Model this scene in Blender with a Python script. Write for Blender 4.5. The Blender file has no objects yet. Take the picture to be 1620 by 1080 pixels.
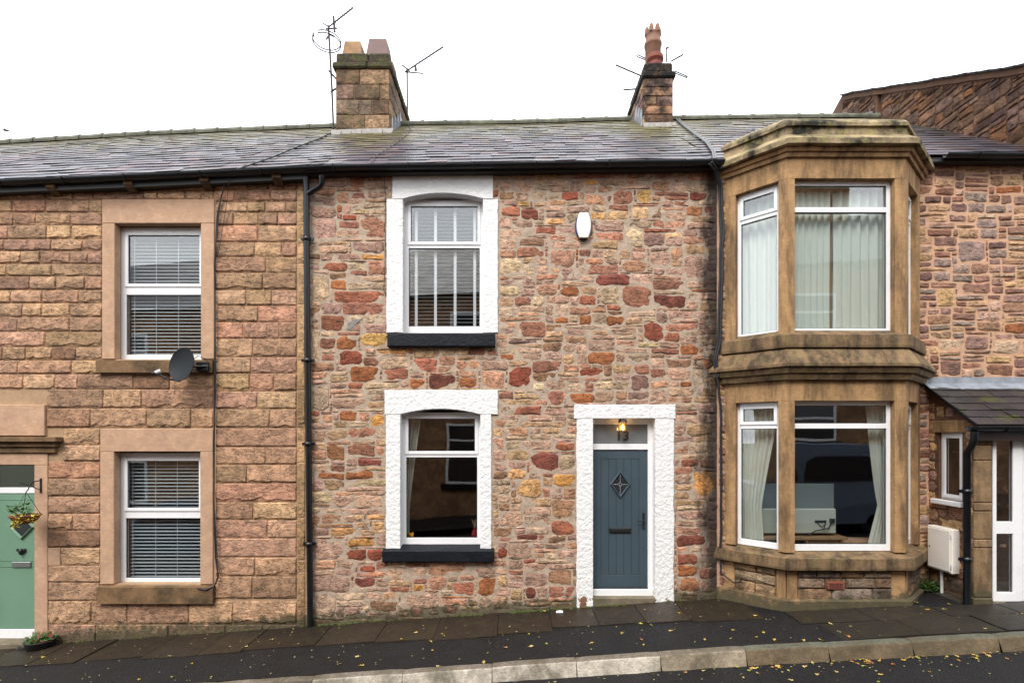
import bpy, math, random
from mathutils import Vector, Matrix, noise as mn
R = random.Random(7)
scene = bpy.context.scene
C = scene.collection
# ------------------------------------------------------------------ camera, sky, sun, exposure
D = 7.5; F = 810.0; PX = 810.0; PY = 688.0; CZ = 2.593
def X(px, y=0.0): return (px - PX) / F * (D + y)
def Z(py, y=0.0): return CZ + (PY - py) / F * (D + y)
cam_d = bpy.data.cameras.new('camera'); cam = bpy.data.objects.new('camera', cam_d); C.objects.link(cam)
cam.location = (0, -D, CZ); cam.rotation_euler = (math.radians(90), 0, 0)
cam_d.sensor_width = 36; cam_d.lens = 36 * F / 1620; cam_d.shift_y = (PY - 540) / 1620
cam_d.clip_start = 0.05; cam_d.clip_end = 2000
scene.camera = cam
SUN_EL, SUN_AZ = math.radians(52), math.radians(205)      # azimuth measured clockwise from +Y
world = bpy.data.worlds.new('World'); scene.world = world; world.use_nodes = True
wn = world.node_tree.nodes; wl = world.node_tree.links
bg = wn['Background']
sky = wn.new('ShaderNodeTexSky'); sky.sky_type = 'NISHITA'; sky.sun_disc = False
sky.sun_elevation = SUN_EL; sky.sun_rotation = SUN_AZ; sky.dust_density = 4; sky.air_density = 1.0
tc = wn.new('ShaderNodeTexCoord')
cn = wn.new('ShaderNodeTexNoise'); cn.inputs['Scale'].default_value = 1.6; cn.inputs['Detail'].default_value = 4
wl.new(tc.outputs['Generated'], cn.inputs['Vector'])
cr = wn.new('ShaderNodeValToRGB'); cr.color_ramp.elements[0].position = .3; cr.color_ramp.elements[1].position = .7
cr.color_ramp.elements[0].color = (8.6, 9.1, 9.8, 1); cr.color_ramp.elements[1].color = (10.8, 11.0, 11.2, 1)
wl.new(cn.outputs['Fac'], cr.inputs['Fac'])
mx = wn.new('ShaderNodeMix'); mx.data_type = 'RGBA'; mx.inputs[0].default_value = .9      # thick cloud over the blue
wl.new(sky.outputs[0], mx.inputs[6]); wl.new(cr.outputs[0], mx.inputs[7])
wl.new(mx.outputs[2], bg.inputs['Color']); bg.inputs['Strength'].default_value = 0.1
sun_d = bpy.data.lights.new('sun', 'SUN'); sun_d.energy = 1.5; sun_d.angle = math.radians(28); sun_d.color = (1, .96, .9)
sun = bpy.data.objects.new('sun', sun_d); C.objects.link(sun); sun.location = (-3, -12, 20)
sdir = Vector((math.sin(SUN_AZ) * math.cos(SUN_EL), math.cos(SUN_AZ) * math.cos(SUN_EL), math.sin(SUN_EL)))
sun.rotation_euler = (-sdir).to_track_quat('-Z', 'Y').to_euler()
vs = scene.view_settings
vs.view_transform = 'Standard'; vs.look = 'None'; vs.gamma = 1; vs.exposure = 1.32; vs.use_curve_mapping = False
scene.render.engine = 'CYCLES'
scene.cycles.use_denoising = True; scene.cycles.max_bounces = 7; scene.cycles.transparent_max_bounces = 16
scene.cycles.caustics_reflective = False; scene.cycles.caustics_refractive = False

# ------------------------------------------------------------------ colours and materials
def lin(c):
    c /= 255.0
    return c / 12.92 if c <= .04045 else ((c + .055) / 1.055) ** 2.4
ALB = 0.70
def col(r, g, b, k=ALB): return (min(.85, lin(r) * k), min(.85, lin(g) * k), min(.85, lin(b) * k), 1)
PAL = dict(pink=(184, 150, 128), mauvepink=(174, 140, 122), mauve=(154, 122, 108), mauvered=(154, 106, 86), redbrown=(154, 96, 72), red=(148, 80, 60),
           dkred=(126, 72, 60), rust=(166, 104, 64), rustbrown=(156, 108, 74), orange=(200, 146, 82), yellow=(202, 162, 98), peach=(204, 166, 126),
           peachorange=(200, 154, 104), peachred=(188, 142, 114), salmon=(180, 128, 102), salmonred=(172, 110, 86), cream=(198, 174, 138),
           beige=(182, 156, 130), brown=(154, 118, 92), dkmauve=(124, 94, 84), grey=(150, 132, 118), greymauve=(156, 134, 122), tan=(184, 150, 116),
           ochre=(182, 148, 108), brownred=(148, 106, 86), redmauve=(152, 114, 96), sand=(180, 145, 114), pinksand=(173, 136, 111))
def pc(n, v=.07):
    r, g, b = PAL[n]; f = 1 + R.uniform(-v, v) * 1.5
    return col(min(255, r * f), min(255, g * f * (1 + R.uniform(-.015, .015))), min(255, b * f * (1 + R.uniform(-.025, .025))), 1.0)
MATS = {}
def nodes(m):
    m.use_nodes = True
    return m.node_tree.nodes, m.node_tree.links
def noise_node(n, l, vec, scale, detail=5, rough=.6, dist=0):
    t = n.new('ShaderNodeTexNoise'); t.inputs['Scale'].default_value = scale; t.inputs['Detail'].default_value = detail
    t.inputs['Roughness'].default_value = rough; t.inputs['Distortion'].default_value = dist
    l.new(vec, t.inputs['Vector']); return t
def ramp(n, l, fac, p0, p1, c0=(0, 0, 0, 1), c1=(1, 1, 1, 1)):
    r = n.new('ShaderNodeValToRGB'); e = r.color_ramp.elements
    e[0].position = p0; e[1].position = p1; e[0].color = c0; e[1].color = c1
    l.new(fac, r.inputs['Fac']); return r
def mixc(n, l, fac, a, b, mode='MIX'):
    m = n.new('ShaderNodeMix'); m.data_type = 'RGBA'; m.blend_type = mode
    for i, v in ((0, fac), (6, a), (7, b)):
        if hasattr(v, 'is_output'): l.new(v, m.inputs[i])
        else: m.inputs[i].default_value = v
    return m.outputs[2]
def mth(n, l, op, a, b=None, c=None):
    m = n.new('ShaderNodeMath'); m.operation = op
    for i, v in enumerate((a, b, c)):
        if v is None: continue
        if hasattr(v, 'is_output'): l.new(v, m.inputs[i])
        else: m.inputs[i].default_value = v
    return m.outputs[0]
def pos_nodes(n, l, stretch=(1, 1, 1)):
    g = n.new('ShaderNodeNewGeometry'); mp = n.new('ShaderNodeMapping'); mp.inputs['Scale'].default_value = stretch
    l.new(g.outputs['Position'], mp.inputs['Vector']); return g.outputs['Position'], mp.outputs['Vector']
def bump(n, l, height, strength, dist, prev=None):
    b = n.new('ShaderNodeBump'); b.inputs['Strength'].default_value = strength; b.inputs['Distance'].default_value = dist
    l.new(height, b.inputs['Height'])
    if prev is not None: l.new(prev, b.inputs['Normal'])
    return b.outputs['Normal']
def moss_mask(n, l, pos, reach, scale=9):
    """patchy growth within `reach` metres of the sloping pavement"""
    s = n.new('ShaderNodeSeparateXYZ'); l.new(pos, s.inputs[0])
    h = mth(n, l, 'SUBTRACT', s.outputs['Z'], mth(n, l, 'MULTIPLY', s.outputs['X'], .065))
    h = mth(n, l, 'DIVIDE', h, reach)
    t = noise_node(n, l, pos, scale, 6, .65)
    v = mth(n, l, 'SUBTRACT', mth(n, l, 'MULTIPLY', t.outputs['Fac'], 1.9), mth(n, l, 'ADD', h, .2))
    return ramp(n, l, v, .05, .4).outputs[0]
def stone_mat(name, base=None, rough=.86, bumpk=1.0, grain=1.0, moss=0, soot=False, bedding=True, stain=None, stain_amt=.5, scale=1.0, streak=False, lichen=None):
    m = bpy.data.materials.new(name); n, l = nodes(m); p = n['Principled BSDF']
    pos, bed = pos_nodes(n, l, (1, 1, 3.2))
    if base is None:
        a = n.new('ShaderNodeAttribute'); a.attribute_name = 'Col'; c = a.outputs['Color']
    else:
        rgb = n.new('ShaderNodeRGB'); rgb.outputs[0].default_value = base; c = rgb.outputs[0]
    n1 = noise_node(n, l, pos, 7 * scale, 8, .68); n2 = noise_node(n, l, bed, 16 * scale, 8, .7, .6); n3 = noise_node(n, l, pos, 85 * scale, 4, .7)
    c = mixc(n, l, .55 * grain, c, ramp(n, l, n1.outputs['Fac'], .3, .7, (.5, .48, .47, 1), (1.55, 1.52, 1.5, 1)).outputs[0], 'MULTIPLY')
    c = mixc(n, l, .5 * grain, c, ramp(n, l, n2.outputs['Fac'], .32, .66, (.5, .47, .45, 1), (1.5, 1.5, 1.48, 1)).outputs[0], 'MULTIPLY')
    c = mixc(n, l, .45 * grain, c, ramp(n, l, n3.outputs['Fac'], .36, .64, (.5, .5, .5, 1), (1.5, 1.48, 1.46, 1)).outputs[0], 'MULTIPLY')
    if bedding:      # open bedding cracks, their crevice shade multiplied into the stone colour
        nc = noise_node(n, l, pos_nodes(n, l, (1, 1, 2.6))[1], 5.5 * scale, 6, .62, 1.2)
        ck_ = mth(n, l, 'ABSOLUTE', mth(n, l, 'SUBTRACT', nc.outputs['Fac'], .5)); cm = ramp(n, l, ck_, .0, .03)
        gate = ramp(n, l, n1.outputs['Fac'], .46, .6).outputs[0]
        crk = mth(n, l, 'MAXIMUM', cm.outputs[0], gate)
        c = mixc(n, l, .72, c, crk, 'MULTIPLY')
    if stain:
        sv = pos_nodes(n, l, (1, 1, .22) if streak else (1, 1, 1))[1]
        n4 = noise_node(n, l, sv, 5.5 if streak else 2.6, 7, .68, .3)
        c = mixc(n, l, mth(n, l, 'MULTIPLY', ramp(n, l, n4.outputs['Fac'], .42, .62).outputs[0], stain_amt), c, stain)
    if lichen:
        n5 = noise_node(n, l, pos, 6.5, 7, .72)
        c = mixc(n, l, mth(n, l, 'MULTIPLY', ramp(n, l, n5.outputs['Fac'], .5, .62).outputs[0], lichen[1]), c, lichen[0])
    if soot:     # soot and damp tracked down the house boundary where the cables run
        s = n.new('ShaderNodeSeparateXYZ'); l.new(pos, s.inputs[0])
        dx = mth(n, l, 'ABSOLUTE', mth(n, l, 'SUBTRACT', s.outputs['X'], 3.07))
        k = noise_node(n, l, pos_nodes(n, l, (1, 1, .35))[1], 5, 6, .7)
        v = mth(n, l, 'SUBTRACT', mth(n, l, 'ADD', k.outputs['Fac'], .2), mth(n, l, 'MULTIPLY', dx, 1.2))
        c = mixc(n, l, mth(n, l, 'MULTIPLY', ramp(n, l, v, .2, .5).outputs[0], .9), c, col(30, 24, 22))
    if moss:
        c = mixc(n, l, mth(n, l, 'MULTIPLY', moss_mask(n, l, pos, moss), .85), c, mixc(n, l, n1.outputs['Fac'], col(72, 66, 34), col(96, 92, 74)))
    l.new(c, p.inputs['Base Color']); p.inputs['Roughness'].default_value = rough; p.inputs['Specular IOR Level'].default_value = .35
    nb = bump(n, l, n1.outputs['Fac'], .55 * bumpk, .05 / scale)
    nb = bump(n, l, n2.outputs['Fac'], .7 * bumpk if bedding else .2 * bumpk, .028, nb)
    nb = bump(n, l, n3.outputs['Fac'], .6 * bumpk, .009, nb)
    if bedding: nb = bump(n, l, crk, .6 * bumpk, .02, nb)
    l.new(nb, p.inputs['Normal']); MATS[name] = m; return m
def simple(name, c, rough=.5, metal=0, spec=.5, bumps=None, var=0, vscale=8, alpha=None, emit=None):
    m = bpy.data.materials.new(name); n, l = nodes(m); p = n['Principled BSDF']
    p.inputs['Roughness'].default_value = rough; p.inputs['Metallic'].default_value = metal; p.inputs['Specular IOR Level'].default_value = spec
    p.inputs['Base Color'].default_value = c
    pos, _ = pos_nodes(n, l)
    if var:
        t = noise_node(n, l, pos, vscale, 6, .65)
        rr = ramp(n, l, t.outputs['Fac'], .32, .7, tuple(x * (1 - var) for x in c[:3]) + (1,), tuple(min(.9, x * (1 + var * .6)) for x in c[:3]) + (1,))
        l.new(rr.outputs[0], p.inputs['Base Color'])
        l.new(mth(n, l, 'MULTIPLY_ADD', t.outputs['Fac'], .3, rough - .15), p.inputs['Roughness'])
    if bumps:
        t = noise_node(n, l, pos, bumps[0], 5, .6); l.new(bump(n, l, t.outputs['Fac'], bumps[1], bumps[2]), p.inputs['Normal'])
    if emit:
        p.inputs['Emission Color'].default_value = emit[0]; p.inputs['Emission Strength'].default_value = emit[1]
    MATS[name] = m; return m
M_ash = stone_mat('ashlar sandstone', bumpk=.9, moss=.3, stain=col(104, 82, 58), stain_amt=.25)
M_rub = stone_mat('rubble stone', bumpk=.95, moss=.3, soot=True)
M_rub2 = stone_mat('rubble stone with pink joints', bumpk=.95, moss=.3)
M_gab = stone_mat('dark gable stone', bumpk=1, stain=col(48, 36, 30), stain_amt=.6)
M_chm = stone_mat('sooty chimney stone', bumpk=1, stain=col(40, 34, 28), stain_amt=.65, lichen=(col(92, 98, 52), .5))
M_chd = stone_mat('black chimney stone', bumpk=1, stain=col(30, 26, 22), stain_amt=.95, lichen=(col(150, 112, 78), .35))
M_chc = stone_mat('mossy chimney cap', col(96, 82, 60), bumpk=1, stain=col(34, 32, 24), stain_amt=.9, lichen=(col(84, 96, 30), .8))
M_mor_l = stone_mat('tan mortar', col(192, 160, 126), grain=.5, bumpk=.4, moss=.3, bedding=False)
M_mor_m = stone_mat('grey lime mortar', col(196, 176, 156), grain=.8, bumpk=.7, moss=.3, soot=True, bedding=False, scale=1.5)
M_mor_r = stone_mat('pink mortar', col(214, 172, 142), grain=.5, bumpk=.5, moss=.3, bedding=False)
M_mor_g = stone_mat('brown gable mortar', col(112, 82, 64), grain=.8, bumpk=.7, bedding=False)
M_dress = stone_mat('dressed pink sandstone', col(212, 174, 144), grain=.5, bumpk=.3, moss=.25, bedding=False, stain=col(176, 138, 110), stain_amt=.35)
M_sill = stone_mat('stained sill stone', col(140, 110, 78), grain=.7, bumpk=.5, bedding=False, stain=col(50, 46, 30), stain_amt=.75)
M_bay = stone_mat('ochre sandstone', col(188, 150, 106), grain=.65, bumpk=.3, bedding=False, stain=col(104, 82, 58), stain_amt=.85, streak=True, moss=.22)
M_bayd = stone_mat('grimy ochre sandstone', col(140, 114, 84), grain=.8, bumpk=.5, bedding=False, stain=col(64, 52, 40), stain_amt=.9, streak=True, lichen=(col(150, 138, 88), .35), moss=.25)
M_bayt = stone_mat('lichened cornice stone', col(178, 158, 124), grain=.9, bumpk=.7, bedding=False, stain=col(30, 27, 21), stain_amt=1.0, lichen=(col(168, 162, 96), .55))
M_pier = stone_mat('damp brown pier stone', col(158, 130, 96), grain=.8, bumpk=.5, bedding=False, stain=col(84, 68, 48), stain_amt=.8, streak=True, moss=.3)
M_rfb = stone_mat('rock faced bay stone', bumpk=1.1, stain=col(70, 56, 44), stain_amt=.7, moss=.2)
M_flag = stone_mat('wet flagstone', rough=.5, bumpk=.35, grain=.8, bedding=False, stain=col(40, 34, 26), stain_amt=.6, lichen=(col(66, 62, 34), .35))
M_kerb = stone_mat('kerb stone', rough=.8, bumpk=.7, grain=.95, bedding=False, stain=col(92, 82, 62), stain_amt=.75, scale=1.4)
M_step = stone_mat('worn step stone', col(134, 122, 104), grain=.7, bumpk=.4, bedding=False, stain=col(80, 78, 52), stain_amt=.6)
M_slate = None
def slate_mat(name, mossy):
    m = bpy.data.materials.new(name); n, l = nodes(m); p = n['Principled BSDF']
    pos, st = pos_nodes(n, l, (1, .35, .35))
    a = n.new('ShaderNodeAttribute'); a.attribute_name = 'Col'
    n1 = noise_node(n, l, pos, 1.1, 6, .65); n2 = noise_node(n, l, st, 22, 6, .7); n3 = noise_node(n, l, pos, 3.5, 8, .7)
    c = mixc(n, l, .5, a.outputs['Color'], ramp(n, l, n2.outputs['Fac'], .3, .7, (.5, .5, .5, 1), (1.4, 1.4, 1.4, 1)).outputs[0], 'MULTIPLY')
    c = mixc(n, l, ramp(n, l, noise_node(n, l, pos, .9, 4, .6).outputs['Fac'], .45, .7).outputs[0], c, mixc(n, l, 1.0, c, (1.35, .95, 1.05, 1), 'MULTIPLY'))
    s = n.new('ShaderNodeSeparateXYZ'); l.new(pos, s.inputs[0])
    if mossy:     # lichen runs down the slope below the two chimneys
        def near(x0, w): return mth(n, l, 'MAXIMUM', mth(n, l, 'SUBTRACT', 1.0, mth(n, l, 'DIVIDE', mth(n, l, 'ABSOLUTE', mth(n, l, 'SUBTRACT', s.outputs['X'], x0)), w)), 0.0)
        k = mth(n, l, 'MAXIMUM', near(-2.7, 1.5), near(2.9, 1.3))
        h = mth(n, l, 'MULTIPLY_ADD', s.outputs['Y'], .16, -.12)
        v = mth(n, l, 'ADD', mth(n, l, 'MULTIPLY', k, .22), mth(n, l, 'ADD', h, mth(n, l, 'MULTIPLY_ADD', n3.outputs['Fac'], 1.25, -.68)))
        c = mixc(n, l, mth(n, l, 'MULTIPLY', ramp(n, l, v, .1, .42).outputs[0], .75), c, mixc(n, l, n2.outputs['Fac'], col(96, 92, 34), col(150, 140, 92)))
    else:
        v = ramp(n, l, n3.outputs['Fac'], .56, .62).outputs[0]
        c = mixc(n, l, mth(n, l, 'MULTIPLY', v, .8), c, col(70, 74, 26))
    l.new(c, p.inputs['Base Color']); p.inputs['Specular IOR Level'].default_value = .5
    l.new(ramp(n, l, n1.outputs['Fac'], .3, .7, (.24,) * 3 + (1,), (.56,) * 3 + (1,)).outputs[0], p.inputs['Roughness'])
    l.new(bump(n, l, n2.outputs['Fac'], .35, .012), p.inputs['Normal']); MATS[name] = m; return m
M_slate = slate_mat('wet purple slate', True); M_slate2 = slate_mat('mossy dark porch slate', False)
M_ridge = stone_mat('lichened ridge tile', col(112, 113, 98), rough=.7, bumpk=.4, bedding=False, stain=col(60, 62, 50), stain_amt=.7)
M_under = simple('roof felt', col(46, 40, 42), .9)
def render_mat():
    m = bpy.data.materials.new('white masonry paint'); n, l = nodes(m); p = n['Principled BSDF']
    pos, _ = pos_nodes(n, l)
    t = noise_node(n, l, pos, 21, 2, .5, .3); t2 = noise_node(n, l, pos, 55, 3, .6); t3 = noise_node(n, l, pos, 1.8, 6, .7)
    c = mixc(n, l, ramp(n, l, t3.outputs['Fac'], .6, .8).outputs[0], (.74, .735, .73, 1), (.6, .58, .54, 1))
    # paint flaked off at the foot of the door jambs
    s = n.new('ShaderNodeSeparateXYZ'); l.new(pos, s.inputs[0])
    h = mth(n, l, 'SUBTRACT', s.outputs['Z'], mth(n, l, 'MULTIPLY', s.outputs['X'], .065))
    fl = noise_node(n, l, pos, 8, 6, .6)
    v = mth(n, l, 'SUBTRACT', fl.outputs['Fac'], mth(n, l, 'MULTIPLY', h, .45))
    c = mixc(n, l, ramp(n, l, v, .5, .54).outputs[0], c, col(140, 100, 76))
    l.new(c, p.inputs['Base Color']); p.inputs['Roughness'].default_value = .62
    nb = bump(n, l, t.outputs['Fac'], .45, .04); l.new(bump(n, l, t2.outputs['Fac'], .35, .012, nb), p.inputs['Normal'])
    return m
M_white = render_mat()
M_navy = simple('black painted sill', col(15, 21, 30), .6, spec=.25, bumps=(26, .5, .02), var=.3, vscale=12)
M_upvc = simple('white uPVC', (.78, .78, .79, 1), .3, var=.04, vscale=3)
M_gask = simple('black gasket', (.015, .015, .017, 1), .5)
M_black = simple('black plastic pipe', col(17, 21, 27), .36, var=.35, vscale=5)
M_cable = simple('black cable', (.012, .012, .013, 1), .6)
M_cableg = simple('grey cable', col(120, 122, 122), .6)
M_lead = simple('lead flashing', col(150, 156, 166), .45, bumps=(14, .4, .02), var=.35, vscale=7)
M_cem = simple('cement fillet', col(158, 152, 146), .85, bumps=(30, .6, .02), var=.3, vscale=14)
M_door = simple('slate blue door', col(74, 90, 100), .42, bumps=(60, .06, .004), var=.08, vscale=3)
M_green = simple('sage green door', col(126, 166, 140), .4, bumps=(60, .06, .004), var=.06, vscale=3)
M_metal = simple('aerial metal', col(70, 60, 62), .5, .7, var=.3)
M_chrome = simple('satin chrome', (.6, .6, .6, 1), .28, 1)
M_iron = simple('black iron', (.012, .012, .013, 1), .4)
M_dish = simple('grey dish', col(32, 38, 43), .65, spec=.25, var=.25, vscale=9)
M_lnb = simple('pale grey plastic', (.6, .6, .6, 1), .4)
M_terra = simple('terracotta', col(142, 98, 76), .75, bumps=(24, .3, .02), var=.3, vscale=6)
M_terra2 = simple('orange terracotta', col(140, 66, 48), .7, var=.2, vscale=6)
M_potm = simple('mauve clay pot', col(124, 98, 94), .75, bumps=(24, .3, .02), var=.25, vscale=6)
M_pott = simple('tan clay pot', col(168, 128, 86), .75, bumps=(24, .3, .02), var=.35, vscale=9)
M_airb = simple('red airbrick', col(150, 78, 56), .8, var=.25, vscale=20)
M_dark = simple('dark void', (.01, .01, .01, 1), .9)
M_box = simple('off white box paint', col(248, 240, 230, .85), .45, var=.06, vscale=4)
M_alw = simple('alarm white', (.72, .73, .66, 1), .35)
M_alb = simple('alarm blue', col(40, 60, 140), .35)
M_fasc = simple('burgundy fascia', col(58, 26, 26), .5, var=.2)
M_room = simple('room plaster', col(150, 128, 104), .9)
M_wood = simple('beech veneer', col(170, 136, 100), .5, var=.15, vscale=8)
M_tv = simple('tv back', col(200, 206, 196), .5)
M_tvd = simple('tv back upper grey', col(126, 138, 138), .5)
M_slat = simple('blind slat', (.42, .45, .48, 1), .4)
M_tape = simple('blind tape', (.78, .79, .84, 1), .8)
M_basket = simple('coir basket', col(170, 108, 66), .95, bumps=(60, .9, .02), var=.4, vscale=40)
M_soil = simple('potting soil', (.03, .022, .015, 1), .95)
M_pot = simple('black plant pot', col(30, 28, 28), .6)
M_bird = simple('dark feathers', (.02, .02, .025, 1), .8)
M_roomd = simple('dark room wallpaper', col(92, 66, 44), .9)
M_ired = simple('red glaze', col(150, 40, 40), .3)
M_pink = simple('pink umbrella cloth', col(210, 50, 80), .7)
M_flower = simple('yellow petals', col(236, 180, 30, 1), .7)
def leafm(name, c, c2):
    m = bpy.data.materials.new(name); n, l = nodes(m); p = n['Principled BSDF']
    o = n.new('ShaderNodeObjectInfo'); l.new(mixc(n, l, o.outputs['Random'], c, c2), p.inputs['Base Color'])
    p.inputs['Roughness'].default_value = .5; MATS[name] = m; return m
M_leafy = leafm('yellow leaf', col(206, 168, 62), col(202, 182, 118)); M_leafg = leafm('green yellow leaf', col(150, 160, 60), col(212, 196, 90)); M_leafb = leafm('brown leaf', col(170, 104, 52), col(206, 150, 84))
M_leafs = simple('pale leaf bits', col(190, 176, 120), .6, var=.4, vscale=60)
M_plant = simple('plant green', col(70, 110, 40), .55, var=.4, vscale=30)
M_planty = simple('plant yellow', col(214, 190, 60), .6, var=.3, vscale=30)
M_plantr = simple('plant red', col(150, 40, 44), .6, var=.3, vscale=30)
def cloth(name, c, tr=.35):
    m = bpy.data.materials.new(name); n, l = nodes(m); out = n['Material Output']; n.remove(n['Principled BSDF'])
    d = n.new('ShaderNodeBsdfDiffuse'); t = n.new('ShaderNodeBsdfTranslucent'); d.inputs[0].default_value = c; t.inputs[0].default_value = c
    mxs = n.new('ShaderNodeMixShader'); mxs.inputs[0].default_value = tr
    l.new(d.outputs[0], mxs.inputs[1]); l.new(t.outputs[0], mxs.inputs[2]); l.new(mxs.outputs[0], out.inputs[0]); return m
M_net = cloth('pale net curtain', (.78, .84, .77, 1), .2); M_curt = cloth('cream curtain', (.74, .75, .67, 1), .2); M_curtb = cloth('brown curtain edge', col(176, 146, 120, .9), .2)
def glassm(name, k=3.0, tint=(.97, .985, .98, 1), wob=.004):
    m = bpy.data.materials.new(name); n, l = nodes(m); out = n['Material Output']; n.remove(n['Principled BSDF'])
    g = n.new('ShaderNodeBsdfGlossy'); g.inputs['Roughness'].default_value = .012
    t = n.new('ShaderNodeBsdfTransparent'); t.inputs[0].default_value = tint
    ge = n.new('ShaderNodeNewGeometry'); dt = n.new('ShaderNodeVectorMath'); dt.operation = 'DOT_PRODUCT'
    l.new(ge.outputs['Normal'], dt.inputs[0]); l.new(ge.outputs['Incoming'], dt.inputs[1])
    sch = mth(n, l, 'POWER', mth(n, l, 'SUBTRACT', 1.0, mth(n, l, 'ABSOLUTE', dt.outputs['Value'])), 5.0)
    ff = mth(n, l, 'MULTIPLY_ADD', sch, .9, .04)
    pos, _ = pos_nodes(n, l); nz = noise_node(n, l, pos, 1.3, 1)
    b = bump(n, l, nz.outputs['Fac'], wob, .4); l.new(b, g.inputs['Normal'])
    mxs = n.new('ShaderNodeMixShader')
    l.new(mth(n, l, 'MINIMUM', mth(n, l, 'MULTIPLY', ff, k), 1.0), mxs.inputs[0])
    l.new(t.outputs[0], mxs.inputs[1]); l.new(g.outputs[0], mxs.inputs[2]); l.new(mxs.outputs[0], out.inputs[0]); return m
M_glass = glassm('double glazing')
M_lampg = simple('lantern glass', (.9, .5, .1, 1), .15); MATS['lantern glass'].node_tree.nodes['Principled BSDF'].inputs['Alpha'].default_value = .35
M_obsc = simple('obscured grey glass', col(128, 132, 134), .12, spec=.8, var=.12, vscale=4)
M_bulb = simple('lit bulb', (1, .7, .3, 1), .5, emit=((1, .55, .14, 1), 5))
def tarmac(name, c, spec_dots):
    m = bpy.data.materials.new(name); n, l = nodes(m); p = n['Principled BSDF']; pos, _ = pos_nodes(n, l)
    t = noise_node(n, l, pos, 95, 3, .7); t2 = noise_node(n, l, pos, 2.2, 6, .7); v = n.new('ShaderNodeTexVoronoi'); v.inputs['Scale'].default_value = 70; l.new(pos, v.inputs['Vector'])
    cc = ramp(n, l, t.outputs['Fac'], .35, .75, tuple(x * .45 for x in c[:3]) + (1,), tuple(x * 2.1 for x in c[:3]) + (1,)).outputs[0]
    cc = mixc(n, l, mth(n, l, 'MULTIPLY', ramp(n, l, t2.outputs['Fac'], .45, .72).outputs[0], .6), cc, tuple(x * f for x, f in zip(c[:3], (1.9, 1.6, 1.25))) + (1,))
    l.new(cc, p.inputs['Base Color']); p.inputs['Specular IOR Level'].default_value = .3
    l.new(ramp(n, l, t2.outputs['Fac'], .3, .7, (.42,) * 3 + (1,), (.8,) * 3 + (1,)).outputs[0], p.inputs['Roughness'])
    nb = bump(n, l, v.outputs['Distance'], .6, .01); l.new(bump(n, l, t.outputs['Fac'], .5, .01, nb), p.inputs['Normal']); return m
M_tar = tarmac('wet pavement tarmac', (.0065, .0065, .007, 1), 1); M_road = tarmac('wet road tarmac', (.0075, .0075, .0085, 1), 1)
M_ground = simple('grass and earth', (.06, .07, .03, 1), .9, var=.4)

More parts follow.
